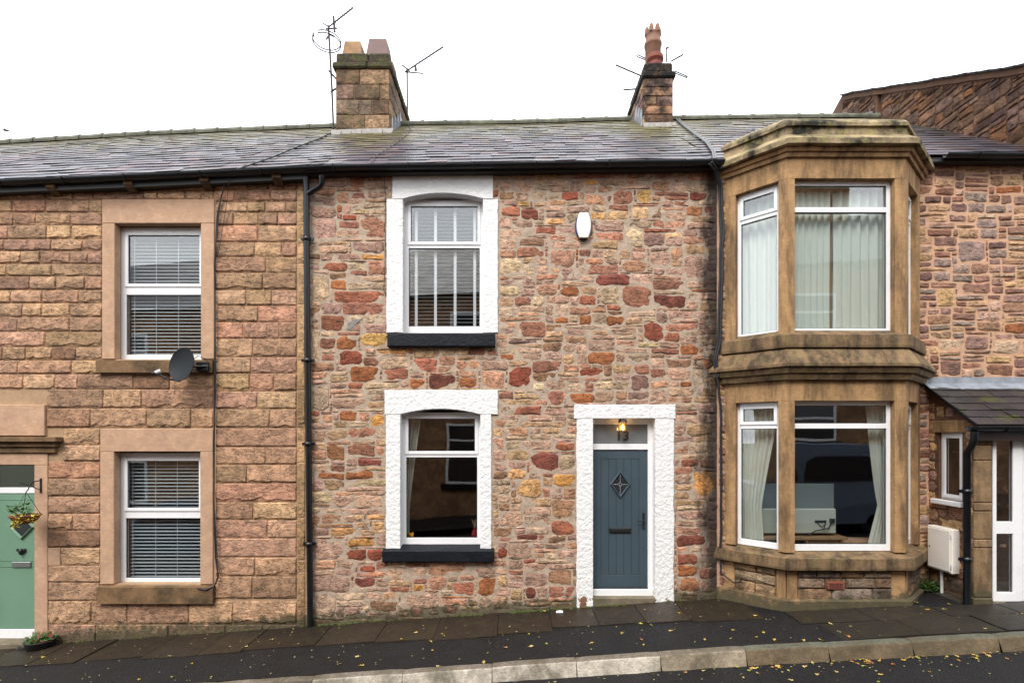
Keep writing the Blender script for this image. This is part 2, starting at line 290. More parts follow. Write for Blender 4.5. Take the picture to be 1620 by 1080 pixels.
# ------------------------------------------------------------------ object helpers
WO = {}
def link(o, parent, origin):
    C.objects.link(o)
    if parent is not None:
        o.parent = parent; o.location = Vector(origin) - WO[parent.name]
    else: o.location = origin
    WO[o.name] = Vector(origin)
    return o
def tag(o, label=None, cat=None, group=None, kind=None):
    for k, v in (('label', label), ('category', cat), ('group', group), ('kind', kind)):
        if v: o[k] = v
    return o
def thing(name, label, cat, loc, group=None):
    o = bpy.data.objects.new(name, None); o.empty_display_size = .2
    link(o, None, loc); return tag(o, label, cat, group)
class MB:
    def __init__(s, xf=None): s.v = []; s.f = []; s.c = []; s.sm = []; s.xf = xf
    def add(s, vs, fs, c=None, sm=False):
        b = len(s.v); s.v += [s.xf(*p) for p in vs] if s.xf else [tuple(p) for p in vs]
        for f in fs: s.f.append([i + b for i in f]); s.c.append(c); s.sm.append(sm)
        return s
    def box(s, x0, x1, y0, y1, z0, z1, c=None, ch=0.0):
        if x0 > x1: x0, x1 = x1, x0
        if y0 > y1: y0, y1 = y1, y0
        if z0 > z1: z0, z1 = z1, z0
        if ch <= 0:
            return s.add([(x0, y0, z0), (x1, y0, z0), (x1, y1, z0), (x0, y1, z0), (x0, y0, z1), (x1, y0, z1), (x1, y1, z1), (x0, y1, z1)],
                         [(0, 3, 2, 1), (4, 5, 6, 7), (0, 1, 5, 4), (1, 2, 6, 5), (2, 3, 7, 6), (3, 0, 4, 7)], c)
        ch = min(ch, (x1 - x0) * .4, (y1 - y0) * .4, (z1 - z0) * .4)
        xs, ys, zs = (x0, x1), (y0, y1), (z0, z1); vs = []; ix = {}
        for i in (0, 1):
            for j in (0, 1):
                for k in (0, 1):
                    for a in range(3):
                        p = [xs[i], ys[j], zs[k]]
                        for b in range(3):
                            if b != a: p[b] += ch * (1 if (i, j, k)[b] == 0 else -1)
                        ix[i, j, k, a] = len(vs); vs.append(tuple(p))
        fs = []
        for a in range(3):
            b, d = (a + 1) % 3, (a + 2) % 3
            for side in (0, 1):
                q = []
                for (u, w) in ((0, 0), (1, 0), (1, 1), (0, 1)):
                    t = [0, 0, 0]; t[a] = side; t[b] = u; t[d] = w; q.append(ix[t[0], t[1], t[2], a])
                fs.append(q if side else q[::-1])
            for u in (0, 1):
                for w in (0, 1):      # edge along a between faces b and d
                    t0 = [0, 0, 0]; t1 = [0, 0, 0]; t0[b] = t1[b] = u; t0[d] = t1[d] = w; t1[a] = 1
                    q = [ix[tuple(t0) + (b,)], ix[tuple(t1) + (b,)], ix[tuple(t1) + (d,)], ix[tuple(t0) + (d,)]]
                    fs.append(q if (u != w) else q[::-1])
        for i in (0, 1):
            for j in (0, 1):
                for k in (0, 1):
                    q = [ix[i, j, k, 0], ix[i, j, k, 1], ix[i, j, k, 2]]
                    fs.append(q if (i + j + k) % 2 else q[::-1])
        return s.add(vs, fs, c)
    def tube(s, pts, r, n=8, caps=True, c=None, sm=True):
        P = [Vector(p) for p in pts]; rings = []; prev = None
        rr = r if isinstance(r, (list, tuple)) else [r] * len(P)
        for i, p in enumerate(P):
            t = (P[min(i + 1, len(P) - 1)] - P[max(i - 1, 0)])
            t = t.normalized() if t.length > 1e-9 else Vector((0, 0, 1))
            if prev is None:
                a = Vector((0, 0, 1)) if abs(t.z) < .9 else Vector((1, 0, 0)); u = t.cross(a).normalized()
            else:
                u = prev - t * prev.dot(t); u = u.normalized() if u.length > 1e-6 else prev
            prev = u; w = t.cross(u)
            rings.append([p + u * (rr[i] * math.cos(2 * math.pi * k / n)) + w * (rr[i] * math.sin(2 * math.pi * k / n)) for k in range(n)])
        vs = [tuple(q) for ring in rings for q in ring]; fs = []
        for i in range(len(P) - 1):
            for k in range(n):
                a, b = i * n + k, i * n + (k + 1) % n; fs.append((a, b, b + n, a + n))
        s.add(vs, fs, c, sm)
        if caps: s.add([tuple(q) for q in rings[0]] + [tuple(q) for q in rings[-1]], [tuple(range(n))[::-1], tuple(range(n, 2 * n))], c)
        return s
    def lathe(s, prof, cen, n=20, c=None, mat=None, sm=True):
        cen = Vector(cen); vs = []; fs = []
        for (r, z) in prof:
            for k in range(n):
                p = Vector((r * math.cos(2 * math.pi * k / n), r * math.sin(2 * math.pi * k / n), z))
                if mat is not None: p = mat @ p
                vs.append(tuple(cen + p))
        for i in range(len(prof) - 1):
            for k in range(n):
                a, b = i * n + k, i * n + (k + 1) % n; fs.append((a, b, b + n, a + n))
        return s.add(vs, fs, c, sm)
    def prism(s, poly, y0, y1, c=None, ch=0.0):
        """poly in (x,z) counter-clockwise seen from -y; front at y0 (<y1), with an eased front edge"""
        n = len(poly); inn = poly
        if ch:
            inn = []
            for i in range(n):
                a, b, d = Vector(poly[i - 1]), Vector(poly[i]), Vector(poly[(i + 1) % n])
                e0 = (b - a).normalized(); e1 = (d - b).normalized(); nn = Vector((-e0.y - e1.y, e0.x + e1.x))
                nn = nn.normalized() if nn.length > 1e-6 else Vector((-e0.y, e0.x)); inn.append(tuple(b + nn * ch))
        vs = [(x, y1, z) for x, z in poly] + [(x, y0 + ch, z) for x, z in poly] + [(x, y0, z) for x, z in inn]
        fs = [tuple(range(n))[::-1], tuple(range(2 * n, 3 * n))]
        for i in range(n):
            j = (i + 1) % n; fs.append((i, j, n + j, n + i))
            if ch: fs.append((n + i, n + j, 2 * n + j, 2 * n + i))
        if not ch: fs[1] = tuple(range(n, 2 * n))
        return s.add(vs, fs, c)
    def build(s, name, mat, parent=None, kind=None, label=None):
        if not s.v: return None
        lo = [min(p[i] for p in s.v) for i in range(3)]; hi = [max(p[i] for p in s.v) for i in range(3)]
        o = Vector(((lo[0] + hi[0]) / 2, (lo[1] + hi[1]) / 2, lo[2]))
        me = bpy.data.meshes.new(name); me.from_pydata([tuple(Vector(p) - o) for p in s.v], [], s.f)
        if any(s.sm): me.polygons.foreach_set('use_smooth', s.sm)
        if any(c is not None for c in s.c):
            at = me.attributes.new('Col', 'FLOAT_COLOR', 'FACE'); flat = []
            for c in s.c: flat += list(c or (.3, .25, .2, 1))
            at.data.foreach_set('color', flat)
        me.materials.append(mat); ob = bpy.data.objects.new(name, me); link(ob, parent, o)
        if kind: ob['kind'] = kind
        if label: ob['label'] = label
        return ob
def nz(x, y, z=0.0): return mn.noise(Vector((x, y, z)))

# ------------------------------------------------------------------ levels of the place
def gz(x):      # pavement level along the street, which climbs to the right
    if x < 2.5: return .068 * x
    return .17 + .052 * (x - 2.5)
def lerp_keys(keys, x):
    if x <= keys[0][0]: i = 0
    elif x >= keys[-1][0]: i = len(keys) - 2
    else: i = next(k for k in range(len(keys) - 1) if x <= keys[k + 1][0])
    (a, b), (c, d) = keys[i], keys[i + 1]
    return b + (d - b) * (x - a) / (c - a)
YE, YR = -.14, 3.7
EK = [(X(p, YE), Z(q, YE)) for p, q in ((0, 289), (260, 278), (520, 265.5), (810, 261.5), (1130, 257), (1480, 246), (1620, 246))]
RK = [(X(p, YR), Z(q, YR)) for p, q in ((0, 229), (250, 214), (520, 203), (640, 199), (810, 197), (980, 192), (1100, 190), (1330, 187), (1400, 187))]
def zE(x): return lerp_keys(EK, x)
def zR(x): return lerp_keys(RK, x)
def roofP(x, u, lift=0.0):
    sag = .012 * nz(x * .9, u * 3, 4.2)
    return (x, YE + (YR - YE) * u - lift * .6, zE(x) + (zR(x) - zE(x)) * u + lift * .8 + sag)
XL0, XA, XB, XR1 = -13.4, -2.985, 3.0, 8.0

# ------------------------------------------------------------------ the setting: road, pavement, kerb
def strip(name, y0, y1, zf, mat, x0=-40, x1=40, nx=80, kind='structure', ny=1):
    m = MB(); vs = []; fs = []
    for j in range(ny + 1):
        for i in range(nx + 1):
            x = x0 + (x1 - x0) * i / nx; y = y0 + (y1 - y0) * j / ny; vs.append((x, y, zf(x, y)))
    for j in range(ny):
        for i in range(nx):
            a = j * (nx + 1) + i; fs.append((a, a + 1, a + nx + 2, a + nx + 1))
    m.add(vs, fs); return m.build(name, mat, None, kind)
KY = -1.62; KH = .165
pave = strip('pavement', KY, .02, lambda x, y: gz(x) + .004 * nz(x * 3, y * 3), M_tar, nx=400, ny=8)
road = strip('road', -7.0, KY - .1, lambda x, y: gz(x) - KH + .05 * (1 - abs(y + 4.3) / 2.7), M_road, ny=8)
pave2 = strip('opposite_pavement', -9.4, -7.12, lambda x, y: gz(x), M_tar)
ground = strip('ground', -600, 600, lambda x, y: min(6, max(-8, gz(x))) - .35, M_ground, -600, 600, 120, ny=2)
kerb = strip('kerb', KY - .115, KY + .004, lambda x, y: gz(x) - .06, M_tar)
kerb2 = strip('opposite_kerb', -7.12, -7.0, lambda x, y: gz(x) - .001, MATS['kerb stone'])
kx = -8.4
KJ = [X(p, KY) for p in (-330, -190, -60, 75, 215, 345, 500, 640, 779, 910, 1040, 1172, 1300, 1430, 1565, 1700, 1840)]
for a, b in zip(KJ[:-1], KJ[1:]):
    mid = (a + b) / 2
    pale = mid > -1.9 and mid < 2.2
    cf = col(222, 214, 198) if pale else (col(128, 112, 88) if mid >= 2.2 else col(118, 108, 98))
    if 1.2 < mid < 2.2: cf = col(182, 168, 146)
    ct = col(132, 122, 110) if mid < 2.2 else col(104, 106, 92)
    m = MB(); n = 7; g = .003; dz = R.uniform(-.004, .004); dy = R.uniform(-.004, .004); vs = []; pr = [(.0, -.03), (.0, -.002), (-.012, .006), (-.098, .006), (-.112, -.004), (-.118, -.016), (-.15, -.172), (-.19, -.2)]
    for i in range(n + 1):
        x = a + g + (b - a - 2 * g) * i / n; e = .007 if i in (0, n) else 0
        for (py_, pz_) in pr:
            vs.append((x, KY + dy + py_ + (.004 if pz_ > -.1 else .02) * nz(x * 5, pz_ * 9), gz(x) + pz_ + dz - e * (pz_ > -.1) + .003 * nz(x * 6, py_ * 20)))
    k = len(pr)
    for i in range(n):
        for j in range(k - 1):
            m.add([], [], None); 
    base = len(m.v); m.v += vs
    for i in range(n):
        for j in range(k - 1):
            m.f.append([base + i * k + j, base + (i + 1) * k + j, base + (i + 1) * k + j + 1, base + i * k + j + 1][::-1]); m.c.append(cf if j >= 4 else (tuple(v * .35 for v in ct[:3]) + (1,) if False else ct)); m.sm.append(False)
    m.f.append(list(range(k))); m.c.append(cf); m.sm.append(False); m.f.append([n * k + j for j in range(k)][::-1]); m.c.append(cf); m.sm.append(False)
    m.build('kerb_stone', M_kerb, kerb)
# flagstones against the houses
def flag(x0, x1, y0, y1, c, tilt=.004):
    m = MB(); g = .0045; vs = []; nx, ny = 4, 3; t = R.uniform(-tilt, tilt)
    lo = .011 + R.uniform(0, .008)
    for j in range(ny + 1):
        for i in range(nx + 1):
            x = x0 + g + (x1 - x0 - 2 * g) * i / nx; y = y0 + g + (y1 - y0 - 2 * g) * j / ny
            edge = i in (0, nx) or j in (0, ny)
            vs.append((x + .01 * nz(y * 4, x), y + .012 * nz(x * 4, y, 3), gz(x) + lo + t * (i - 2) - (.003 if edge else 0) + .003 * nz(x * 5, y * 5)))
    q = []; 
    for j in range(ny):
        for i in range(nx):
            a = j * (nx + 1) + i; q.append((a, a + 1, a + nx + 2, a + nx + 1))
    m.add(vs, q, c)
    per = [i for i in range(nx + 1)] + [(j + 1) * (nx + 1) - 1 for j in range(1, ny + 1)] + [ny * (nx + 1) + i for i in range(nx - 1, -1, -1)] + [j * (nx + 1) for j in range(ny - 1, 0, -1)]
    bv = [(vs[i][0], vs[i][1], vs[i][2] - .04) for i in per]; k = len(per)
    m.add([vs[i] for i in per] + bv, [(i, k + i, k + (i + 1) % k, (i + 1) % k) for i in range(k)], c)
    m.build('flagstone', M_flag, pave)
x = -8.8
while x < 3.1:
    w = R.uniform(.55, 1.0); depth = .78 + R.uniform(-.06, .1)
    flag(x, x + w, -depth, -.03, tuple(v * (.085 + .05 * ((x * 7.3) % 1)) for v in col(140, 118, 98)[:3]) + (1,)); x += w
FX = [3.62, 4.55, 5.5, 6.35, 7.3, 8.4]
for a, b in zip(FX[:-1], FX[1:]):
    c = tuple(v * (.085 + .05 * ((a * 5.7) % 1)) for v in col(140, 128, 116)[:3]) + (1,)
    flag(a, b, -1.12, -.66 if b < 6.2 else -.76, c); flag(a + .2, b + .2, KY + .01, -1.12, tuple(v * .9 for v in c[:3]) + (1,))
flag(5.98, 6.1, -.66, -.02, (.05, .045, .035, 1)); 

# ------------------------------------------------------------------ stone builders
def facing(y0=0.0): return lambda u, d, z: (u, y0 + d, z)            # wall facing -Y ; d grows inwards
def ashlar(m, x0, x1, z0, z1, y, c, relief=1.0, g=.0035, cell=.06):
    """a rock-faced block: tight square arrises and a broken face that is spalled along its lower edge"""
    x0 += g; x1 -= g; z0 += g; z1 -= g; w = x1 - x0; h = z1 - z0; e = min(.012, w * .12, h * .12)
    nx = max(3, min(9, round(w / cell))); nq = 3
    us = [0, e] + [e + (w - 2 * e) * k / nx for k in range(1, nx)] + [w - e, w]
    sd = R.uniform(0, 50); bul = R.uniform(.009, .019) * relief; cut = R.uniform(-.05, .16); vs = []; tl = R.uniform(-.01, .006)
    for j in range(7):
        for i, u in enumerate(us):
            xx = x0 + u; ed = i in (0, len(us) - 1) or j in (0, 6)
            lo = h * min(.62, max(.06, cut + .24 * nz(xx * 5.5, sd, 3) + .2 * nz(xx * 15, sd)))     # jagged line of the spall
            v = (0, e, lo * .9, lo + .012, lo + (h - e - lo) * .5, h - e, h)[j]
            if ed: d = -.0035
            else:
                n_ = .015 * relief * nz(xx * 8, (z0 + v) * 9, sd) + .009 * relief * nz(xx * 21, (z0 + v) * 21, sd)
                d = -.009 + n_ * .6 - (0 if j < 3 else bul) + tl * (v / h)
                if j == 1: d = -.008
                if j == 2: d = -.012 - bul * .12 + n_ * .5
                if j == 5: d = -.008 - bul * .55 + n_
                if 1 < i < len(us) - 2: xx += R.uniform(-.3, .3) * w / nx
            vs.append((xx, y + d, z0 + v))
    k = len(us); fs = [(j * k + i, j * k + i + 1, (j + 1) * k + i + 1, (j + 1) * k + i) for j in range(6) for i in range(k - 1)]
    m.add(vs, fs, c)
    per = list(range(k)) + [(j + 1) * k - 1 for j in range(1, 7)] + [6 * k + i for i in range(k - 2, -1, -1)] + [j * k for j in range(5, 0, -1)]
    q = len(per); m.add([vs[i] for i in per] + [(vs[i][0], y + .03, vs[i][2]) for i in per], [(i, q + i, q + (i + 1) % q, (i + 1) % q) for i in range(q)], c)
    return m
def poly_stone(m, poly, y, c, relief=.02, proud=.007):
    """an irregular rubble stone from its outline (u,z): rounded arris, uneven split face"""
    n = len(poly); cx = sum(p[0] for p in poly) / n; cz = sum(p[1] for p in poly) / n; sd = R.uniform(0, 90); vs = []
    fr = R.uniform(proud, relief)
    tx, tz = R.uniform(-.05, .05), R.uniform(-.09, .05)
    for k, (s, off) in enumerate(((1, .03), (1, .002), (.93, -.5), (.6, -1), (0, -1))):
        if s == 0: vs.append((cx, y - fr + .01 * nz(cx * 8, cz * 8, sd), cz)); break
        for i, (px_, pz_) in enumerate(poly):
            mi = min(1, .022 / max(.02, min(abs(px_ - cx) + .02, 1))); 
            q = s if k < 3 else s + R.uniform(-.1, .1)
            xx = cx + (px_ - cx) * q; zz = cz + (pz_ - cz) * q
            d = off if k < 2 else off * fr + (.6 if k > 2 else .25) * relief * .55 * nz(xx * 11, zz * 11, sd) + (tx * (xx - cx) + tz * (zz - cz))
            vs.append((xx, y + d, zz))
    fs = []
    for k in range(3):
        for i in range(n):
            j = (i + 1) % n; fs.append((k * n + i, k * n + j, (k + 1) * n + j, (k + 1) * n + i))
    for i in range(n): fs.append((3 * n + i, 3 * n + (i + 1) % n, 4 * n))
    return m.add(vs, fs, c)
def pack(W, H, blocked, wr, hr, presets=(), rng=R):
    occ = [bytearray(W) for _ in range(H)]; out = []
    for j in range(H):
        for i in range(W):
            if blocked(i, j): occ[j][i] = 1
    for (i0, j0, i1, j1, c) in presets:
        i0 = max(0, i0); j0 = max(0, j0); i1 = min(W, i1); j1 = min(H, j1)
        if i1 - i0 < 2 or j1 - j0 < 2: continue
        if any(occ[j][i] for j in range(j0, j1) for i in range(i0, i1)):
            while i1 - i0 > 2 and any(occ[j][i0] for j in range(j0, j1)): i0 += 1
            while i1 - i0 > 2 and any(occ[j][i1 - 1] for j in range(j0, j1)): i1 -= 1
            while j1 - j0 > 2 and any(occ[j0][i] for i in range(i0, i1)): j0 += 1
            while j1 - j0 > 2 and any(occ[j1 - 1][i] for i in range(i0, i1)): j1 -= 1
            if any(occ[j][i] for j in range(j0, j1) for i in range(i0, i1)): continue
        for j in range(j0, j1):
            for i in range(i0, i1): occ[j][i] = 1
        out.append((i0, j0, i1, j1, c))
    top = [0] * (W + 1)
    for j in range(H):
        i = 0
        while i < W:
            if occ[j][i]: i += 1; continue
            run = 1
            while i + run < W and not occ[j][i + run]: run += 1
            w = rng.randint(*wr)
            if rng.random() < .25: w = max(wr[0], int(w * .55))
            if run - w < wr[0]: w = run if run <= wr[1] + 2 else run // 2
            w = min(w, run)
            h = rng.randint(*hr)
            if w > wr[1] * .6 and rng.random() < .4: h = max(2, h - 2)
            if w <= wr[0] + 1: h = min(h, w + 2)
            if i > 0 and top[i - 1] - j >= 2 and rng.random() < .45: h = min(top[i - 1] - j, hr[1] + 1)
            hh = 1
            while hh < h and j + hh < H and not any(occ[j + hh][k] for k in range(i, i + w)): hh += 1
            rem = 0        # swallow a one-cell sliver above
            if j + hh < H and not any(occ[j + hh][k] for k in range(i, i + w)) and j + hh + 1 < H and all(occ[j + hh + 1][k] for k in range(i, i + w)): hh += 1
            for jj in range(j, j + hh):
                for k in range(i, i + w): occ[jj][k] = 1
            for k in range(i, i + w): top[k] = j + hh
            out.append((i, j, i + w, j + hh, None)); i += w
    return out
def outline(u0, z0, u1, z1, g, rough=1.0, big=1.0):
    """rect -> irregular stone outline, anticlockwise; a shared wobble keeps the joints even"""
    u0 += g; u1 -= g; z0 += g; z1 -= g; w = u1 - u0; h = z1 - z0
    if w < .012 or h < .012: return None
    k = min(w, h) * .3 * rough; pts = []
    def cc(): return R.uniform(.15, 1) * k
    cs = [cc() for _ in range(4)]; cz_ = [min(c, h * .42) * R.uniform(.3, .9) for c in cs]
    nb = 2 if w > .22 else 1; ns = 1 if h > .12 else 0
    def e(a, b, n):
        for i in range(1, n + 1):
            t = i / (n + 1); j = R.uniform(-.014, .012) * min(1, min(w, h) / .12) * rough
            d = Vector((b[0] - a[0], b[1] - a[1])); nn = Vector((-d.y, d.x)).normalized() * j
            pts.append((a[0] + d.x * t + nn.x, a[1] + d.y * t + nn.y))
    P = [(u0 + cs[0], z0), (u1 - cs[1], z0), (u1, z0 + cz_[1]), (u1, z1 - cz_[2]), (u1 - cs[2], z1), (u0 + cs[3], z1), (u0, z1 - cz_[3]), (u0, z0 + cz_[0])]
    cnt = [nb, 0, ns, 0, nb, 0, ns, 0]
    for q in range(8):
        pts.append(P[q]); e(P[q], P[(q + 1) % 8], cnt[q])
    return [(x + .022 * big * nz(x * 2.6, z * 3.2, 1.7), z + .024 * big * nz(x * 2.2, z * 3.0, 9.1)) for x, z in pts]
def rubble(wall, xf, u0, u1, z0, z1, cw, chh, blocked, colf, mat, name='stone', presets=(), wr=(3, 10), hr=(3, 7), g=.008, relief=.022, limit=300, seen=None, rough=1.0, big=1.0, mmat=None, md=-.002, ma=.009, inhole=lambda u, z: False):
    W = round((u1 - u0) / cw); H = round((z1 - z0) / chh)
    pr = [(round((a - u0) / cw), round((b - z0) / chh), round((c - u0) / cw), round((d - z0) / chh), k) for a, b, c, d, k in presets]
    L = pack(W, H, lambda i, j: blocked(u0 + (i + .5) * cw, z0 + (j + .5) * chh), wr, hr, pr)
    L.sort(key=lambda s: -((s[2] - s[0]) * cw * (s[3] - s[1]) * chh) + (0 if s[4] is None else -9) + (100 if seen and not seen(u0 + (s[0] + s[2]) * cw / 2, z0 + (s[1] + s[3]) * chh / 2) else 0))
    gm = MB(xf); gs_ = .04; GW = int((u1 - u0) / gs_) + 1; GH = int((z1 - z0) / gs_) + 1; ok = {}
    for j in range(GH + 1):
        for i in range(GW + 1):
            uu, zz = min(u1, u0 + i * gs_), z0 + j * gs_; gm.v.append(xf(uu, md + ma * nz(uu * 9, zz * 11, 6.6) + .5 * ma * nz(uu * 23, zz * 23, 1.6), zz))
            ok[i, j] = not inhole(uu, zz)
    for j in range(GH):
        for i in range(GW):
            if ok[i, j] and ok[i + 1, j] and ok[i, j + 1] and ok[i + 1, j + 1]:
                a = j * (GW + 1) + i; gm.f.append([a, a + 1, a + GW + 2, a + GW + 1]); gm.c.append(None); gm.sm.append(True)
    gm.build('mortar', mmat, wall)
    small = MB(xf)
    for q, (i0, j0, i1, j1, c) in enumerate(L):
        po = outline(u0 + i0 * cw, z0 + j0 * chh, u0 + i1 * cw, z0 + j1 * chh, g, rough, big)
        if not po: continue
        cc = pc(c) if c else colf(u0 + i0 * cw, z0 + j0 * chh)
        mm = MB(xf) if q < limit else small
        poly_stone(mm, po, 0, cc, relief, .0125 if c else .0075)
        if q < limit: mm.build(name, mat, wall)
    if small.v: small.build('small_stones', mat, wall, 'stuff')
def wall_slab(name, mat, parent, xs0, xs1, zlo, zhi, holes, y0, y1, xstep=.5, grow=.03):
    """front wall with openings, reveals included; zlo/zhi are functions of x"""
    holes = [(a - grow, b + grow, c - .004, d + grow) for a, b, c, d in holes]      # the dressed stones line the openings
    xs = {xs0, xs1}; k = xs0
    while k < xs1: xs.add(round(k, 4)); k += xstep
    for h in holes: xs |= {h[0], h[1]}
    xs = sorted(x for x in xs if xs0 <= x <= xs1); m = MB()
    for a, b in zip(xs[:-1], xs[1:]):
        if b - a < 1e-5: continue
        mid = (a + b) / 2; hs = sorted([h for h in holes if h[0] < mid < h[1]], key=lambda h: h[2])
        cuts = [('lo',)] + [z for h in hs for z in (h[2], h[3])] + [('hi',)]
        for q in range(0, len(cuts), 2):
            l0, l1 = ((zlo(a), zlo(b)) if cuts[q] == ('lo',) else (cuts[q],) * 2); h0, h1 = ((zhi(a), zhi(b)) if cuts[q + 1] == ('hi',) else (cuts[q + 1],) * 2)
            v = [(a, y0, l0), (b, y0, l1), (b, y0, h1), (a, y0, h0), (a, y1, l0), (b, y1, l1), (b, y1, h1), (a, y1, h0)]
            m.add(v, [(0, 1, 2, 3), (5, 4, 7, 6), (3, 2, 6, 7), (0, 4, 5, 1)])
    for h in holes:
        a, b, z0, z1 = h
        m.add([(a, y0, z0), (a, y1, z0), (a, y1, z1), (a, y0, z1)], [(0, 1, 2, 3)]); m.add([(b, y0, z0), (b, y1, z0), (b, y1, z1), (b, y0, z1)], [(3, 2, 1, 0)])
    for xx, s in ((xs0, 0), (xs1, 1)):
        m.add([(xx, y0, zlo(xx)), (xx, y1, zlo(xx)), (xx, y1, zhi(xx)), (xx, y0, zhi(xx))], [(0, 3, 2, 1) if s == 0 else (0, 1, 2, 3)])
    return m.build(name, mat, parent)
def room(house, x0, x1, z0, z1, zmid, mat=None, y0=.32, y1=4.2):
    """the rooms behind the front windows: floors, partition walls"""
    m = MB()
    for (a, b) in ((z0, zmid - .1), (zmid + .1, z1)):
        m.add([(x0, y0, a), (x1, y0, a), (x1, y1, a), (x0, y1, a), (x0, y0, b), (x1, y0, b), (x1, y1, b), (x0, y1, b)], [(0, 1, 2, 3), (4, 7, 6, 5), (3, 2, 6, 7), (0, 3, 7, 4), (1, 5, 6, 2)])
    m.box(x0, x1, .3, y0, zmid - .1, zmid + .1)
    return m.build('interior', mat or M_room, house)
def window(house, xf, u0, u1, z0, z1, d, lights, fw=.05, sash_in=(), transom=.05, name='window', sill_bar=0.0, gk=.007):
    """uPVC window: lights = z levels of transoms; sash_in = indices (bottom first) of lights with an opening sash"""
    fr = MB(xf); dd = .065
    fr.box(u0, u0 + fw, d, d + dd, z0, z1, ch=.004); fr.box(u1 - fw, u1, d, d + dd, z0, z1, ch=.004)
    fr.box(u0 + fw, u1 - fw, d, d + dd, z1 - fw, z1, ch=.004); fr.box(u0 + fw, u1 - fw, d, d + dd, z0, z0 + fw + sill_bar, ch=.004)
    zs = [z0 + fw + sill_bar] + [q for t in lights for q in (t - transom / 2, t + transom / 2)] + [z1 - fw]
    for t in lights: fr.box(u0 + fw, u1 - fw, d, d + dd, t - transom / 2, t + transom / 2, ch=.004)
    w = fr.build(name, M_upvc, house)
    for k in range(len(lights) + 1):
        a, b = zs[2 * k], zs[2 * k + 1]; l, r = u0 + fw, u1 - fw; dg = d + .025
        if k in sash_in:
            s = MB(xf); q = .034; o = .014
            s.box(l - o, l + q, d - .014, d + .04, a - o, b + o, ch=.004); s.box(r - q, r + o, d - .014, d + .04, a - o, b + o, ch=.004)
            s.box(l + q, r - q, d - .014, d + .04, b - q, b + o, ch=.004); s.box(l + q, r - q, d - .014, d + .04, a - o, a + q, ch=.004)
            s.build('sash', M_upvc, w); l += q; r -= q; a += q; b -= q; dg = d + .012
        g = MB(xf); g.box(l, l + gk, dg - .006, dg + .01, a, b); g.box(r - gk, r, dg - .006, dg + .01, a, b); g.box(l + gk, r - gk, dg - .006, dg + .01, b - gk, b); g.box(l + gk, r - gk, dg - .006, dg + .01, a, a + gk)
        g.build('gasket', M_gask, w)
        MB(xf).box(l + gk * .5, r - gk * .5, dg, dg + .004, a + gk * .5, b - gk * .5).build('pane', M_glass, w)
    return w
def blind(label, x0, x1, z0, z1, y, pitch, tilt, tapes, tape_w, group='venetian blinds in the windows', dep=.048):
    t = thing('venetian_blind', label, 'blind', ((x0 + x1) / 2, y, z0), group)
    MB().box(x0, x1, y - .025, y + .025, z1 - .03, z1 + .02).build('head_rail', M_slat, t)
    me = None; n = int((z1 - .04 - z0) / pitch); ca, sa = math.cos(tilt) * dep / 2, math.sin(tilt) * dep / 2
    for i in range(n):
        z = z0 + i * pitch + .01
        if me is None:
            m = MB(); vs = []
            for xx in (x0, x1):
                for s, k in ((-1, 0), (0, .004), (1, 0)):
                    vs.append((xx, y + s * ca, z + s * sa + k)); vs.append((xx, y + s * ca, z + s * sa + k - .0025))
            m.add(vs, [(0, 2, 8, 6), (2, 4, 10, 8), (1, 7, 9, 3), (3, 9, 11, 5), (0, 6, 7, 1), (4, 5, 11, 10), (0, 1, 3, 2), (2, 3, 5, 4), (6, 8, 9, 7), (8, 10, 11, 9)])
            o = m.build('slat', M_slat, t); me = o; bz = z
        else:
            o = me.copy(); C.objects.link(o); o.parent = t; o.location = me.location + Vector((0, 0, z - bz)); o.rotation_euler.x = R.uniform(-.06, .06)
    for a in tapes: MB().box(a - tape_w / 2, a + tape_w / 2, y - .031, y - .0295, z0, z1).build('ladder_tape', M_tape, t)
    return t
def curtain(label, xf, u0, u1, z0, z1, d, folds, amp, mat, shape=None, group=None, name='curtain'):
    m = MB(xf); nu, nv = max(24, folds * 8), 24; vs = []; sd = R.uniform(0, 20)
    for j in range(nv + 1):
        t = j / nv; a, b = (u0, u1) if shape is None else shape(t)
        for i in range(nu + 1):
            s = i / nu; w = amp * (math.sin(s * folds * 2 * math.pi + .6 * nz(s * 5, t * 1.5, sd)) + .5 * nz(s * folds * 1.3, t * 2, sd + 3))
            vs.append((a + (b - a) * s, d + w * min(1, (b - a) / (u1 - u0) + .5), z0 + (z1 - z0) * t))
    fs = [(j * (nu + 1) + i, j * (nu + 1) + i + 1, (j + 1) * (nu + 1) + i + 1, (j + 1) * (nu + 1) + i) for j in range(nv) for i in range(nu)]
    m.add(vs, fs, None, True); o = m.build(name, mat); tag(o, label, 'curtain', group); return o
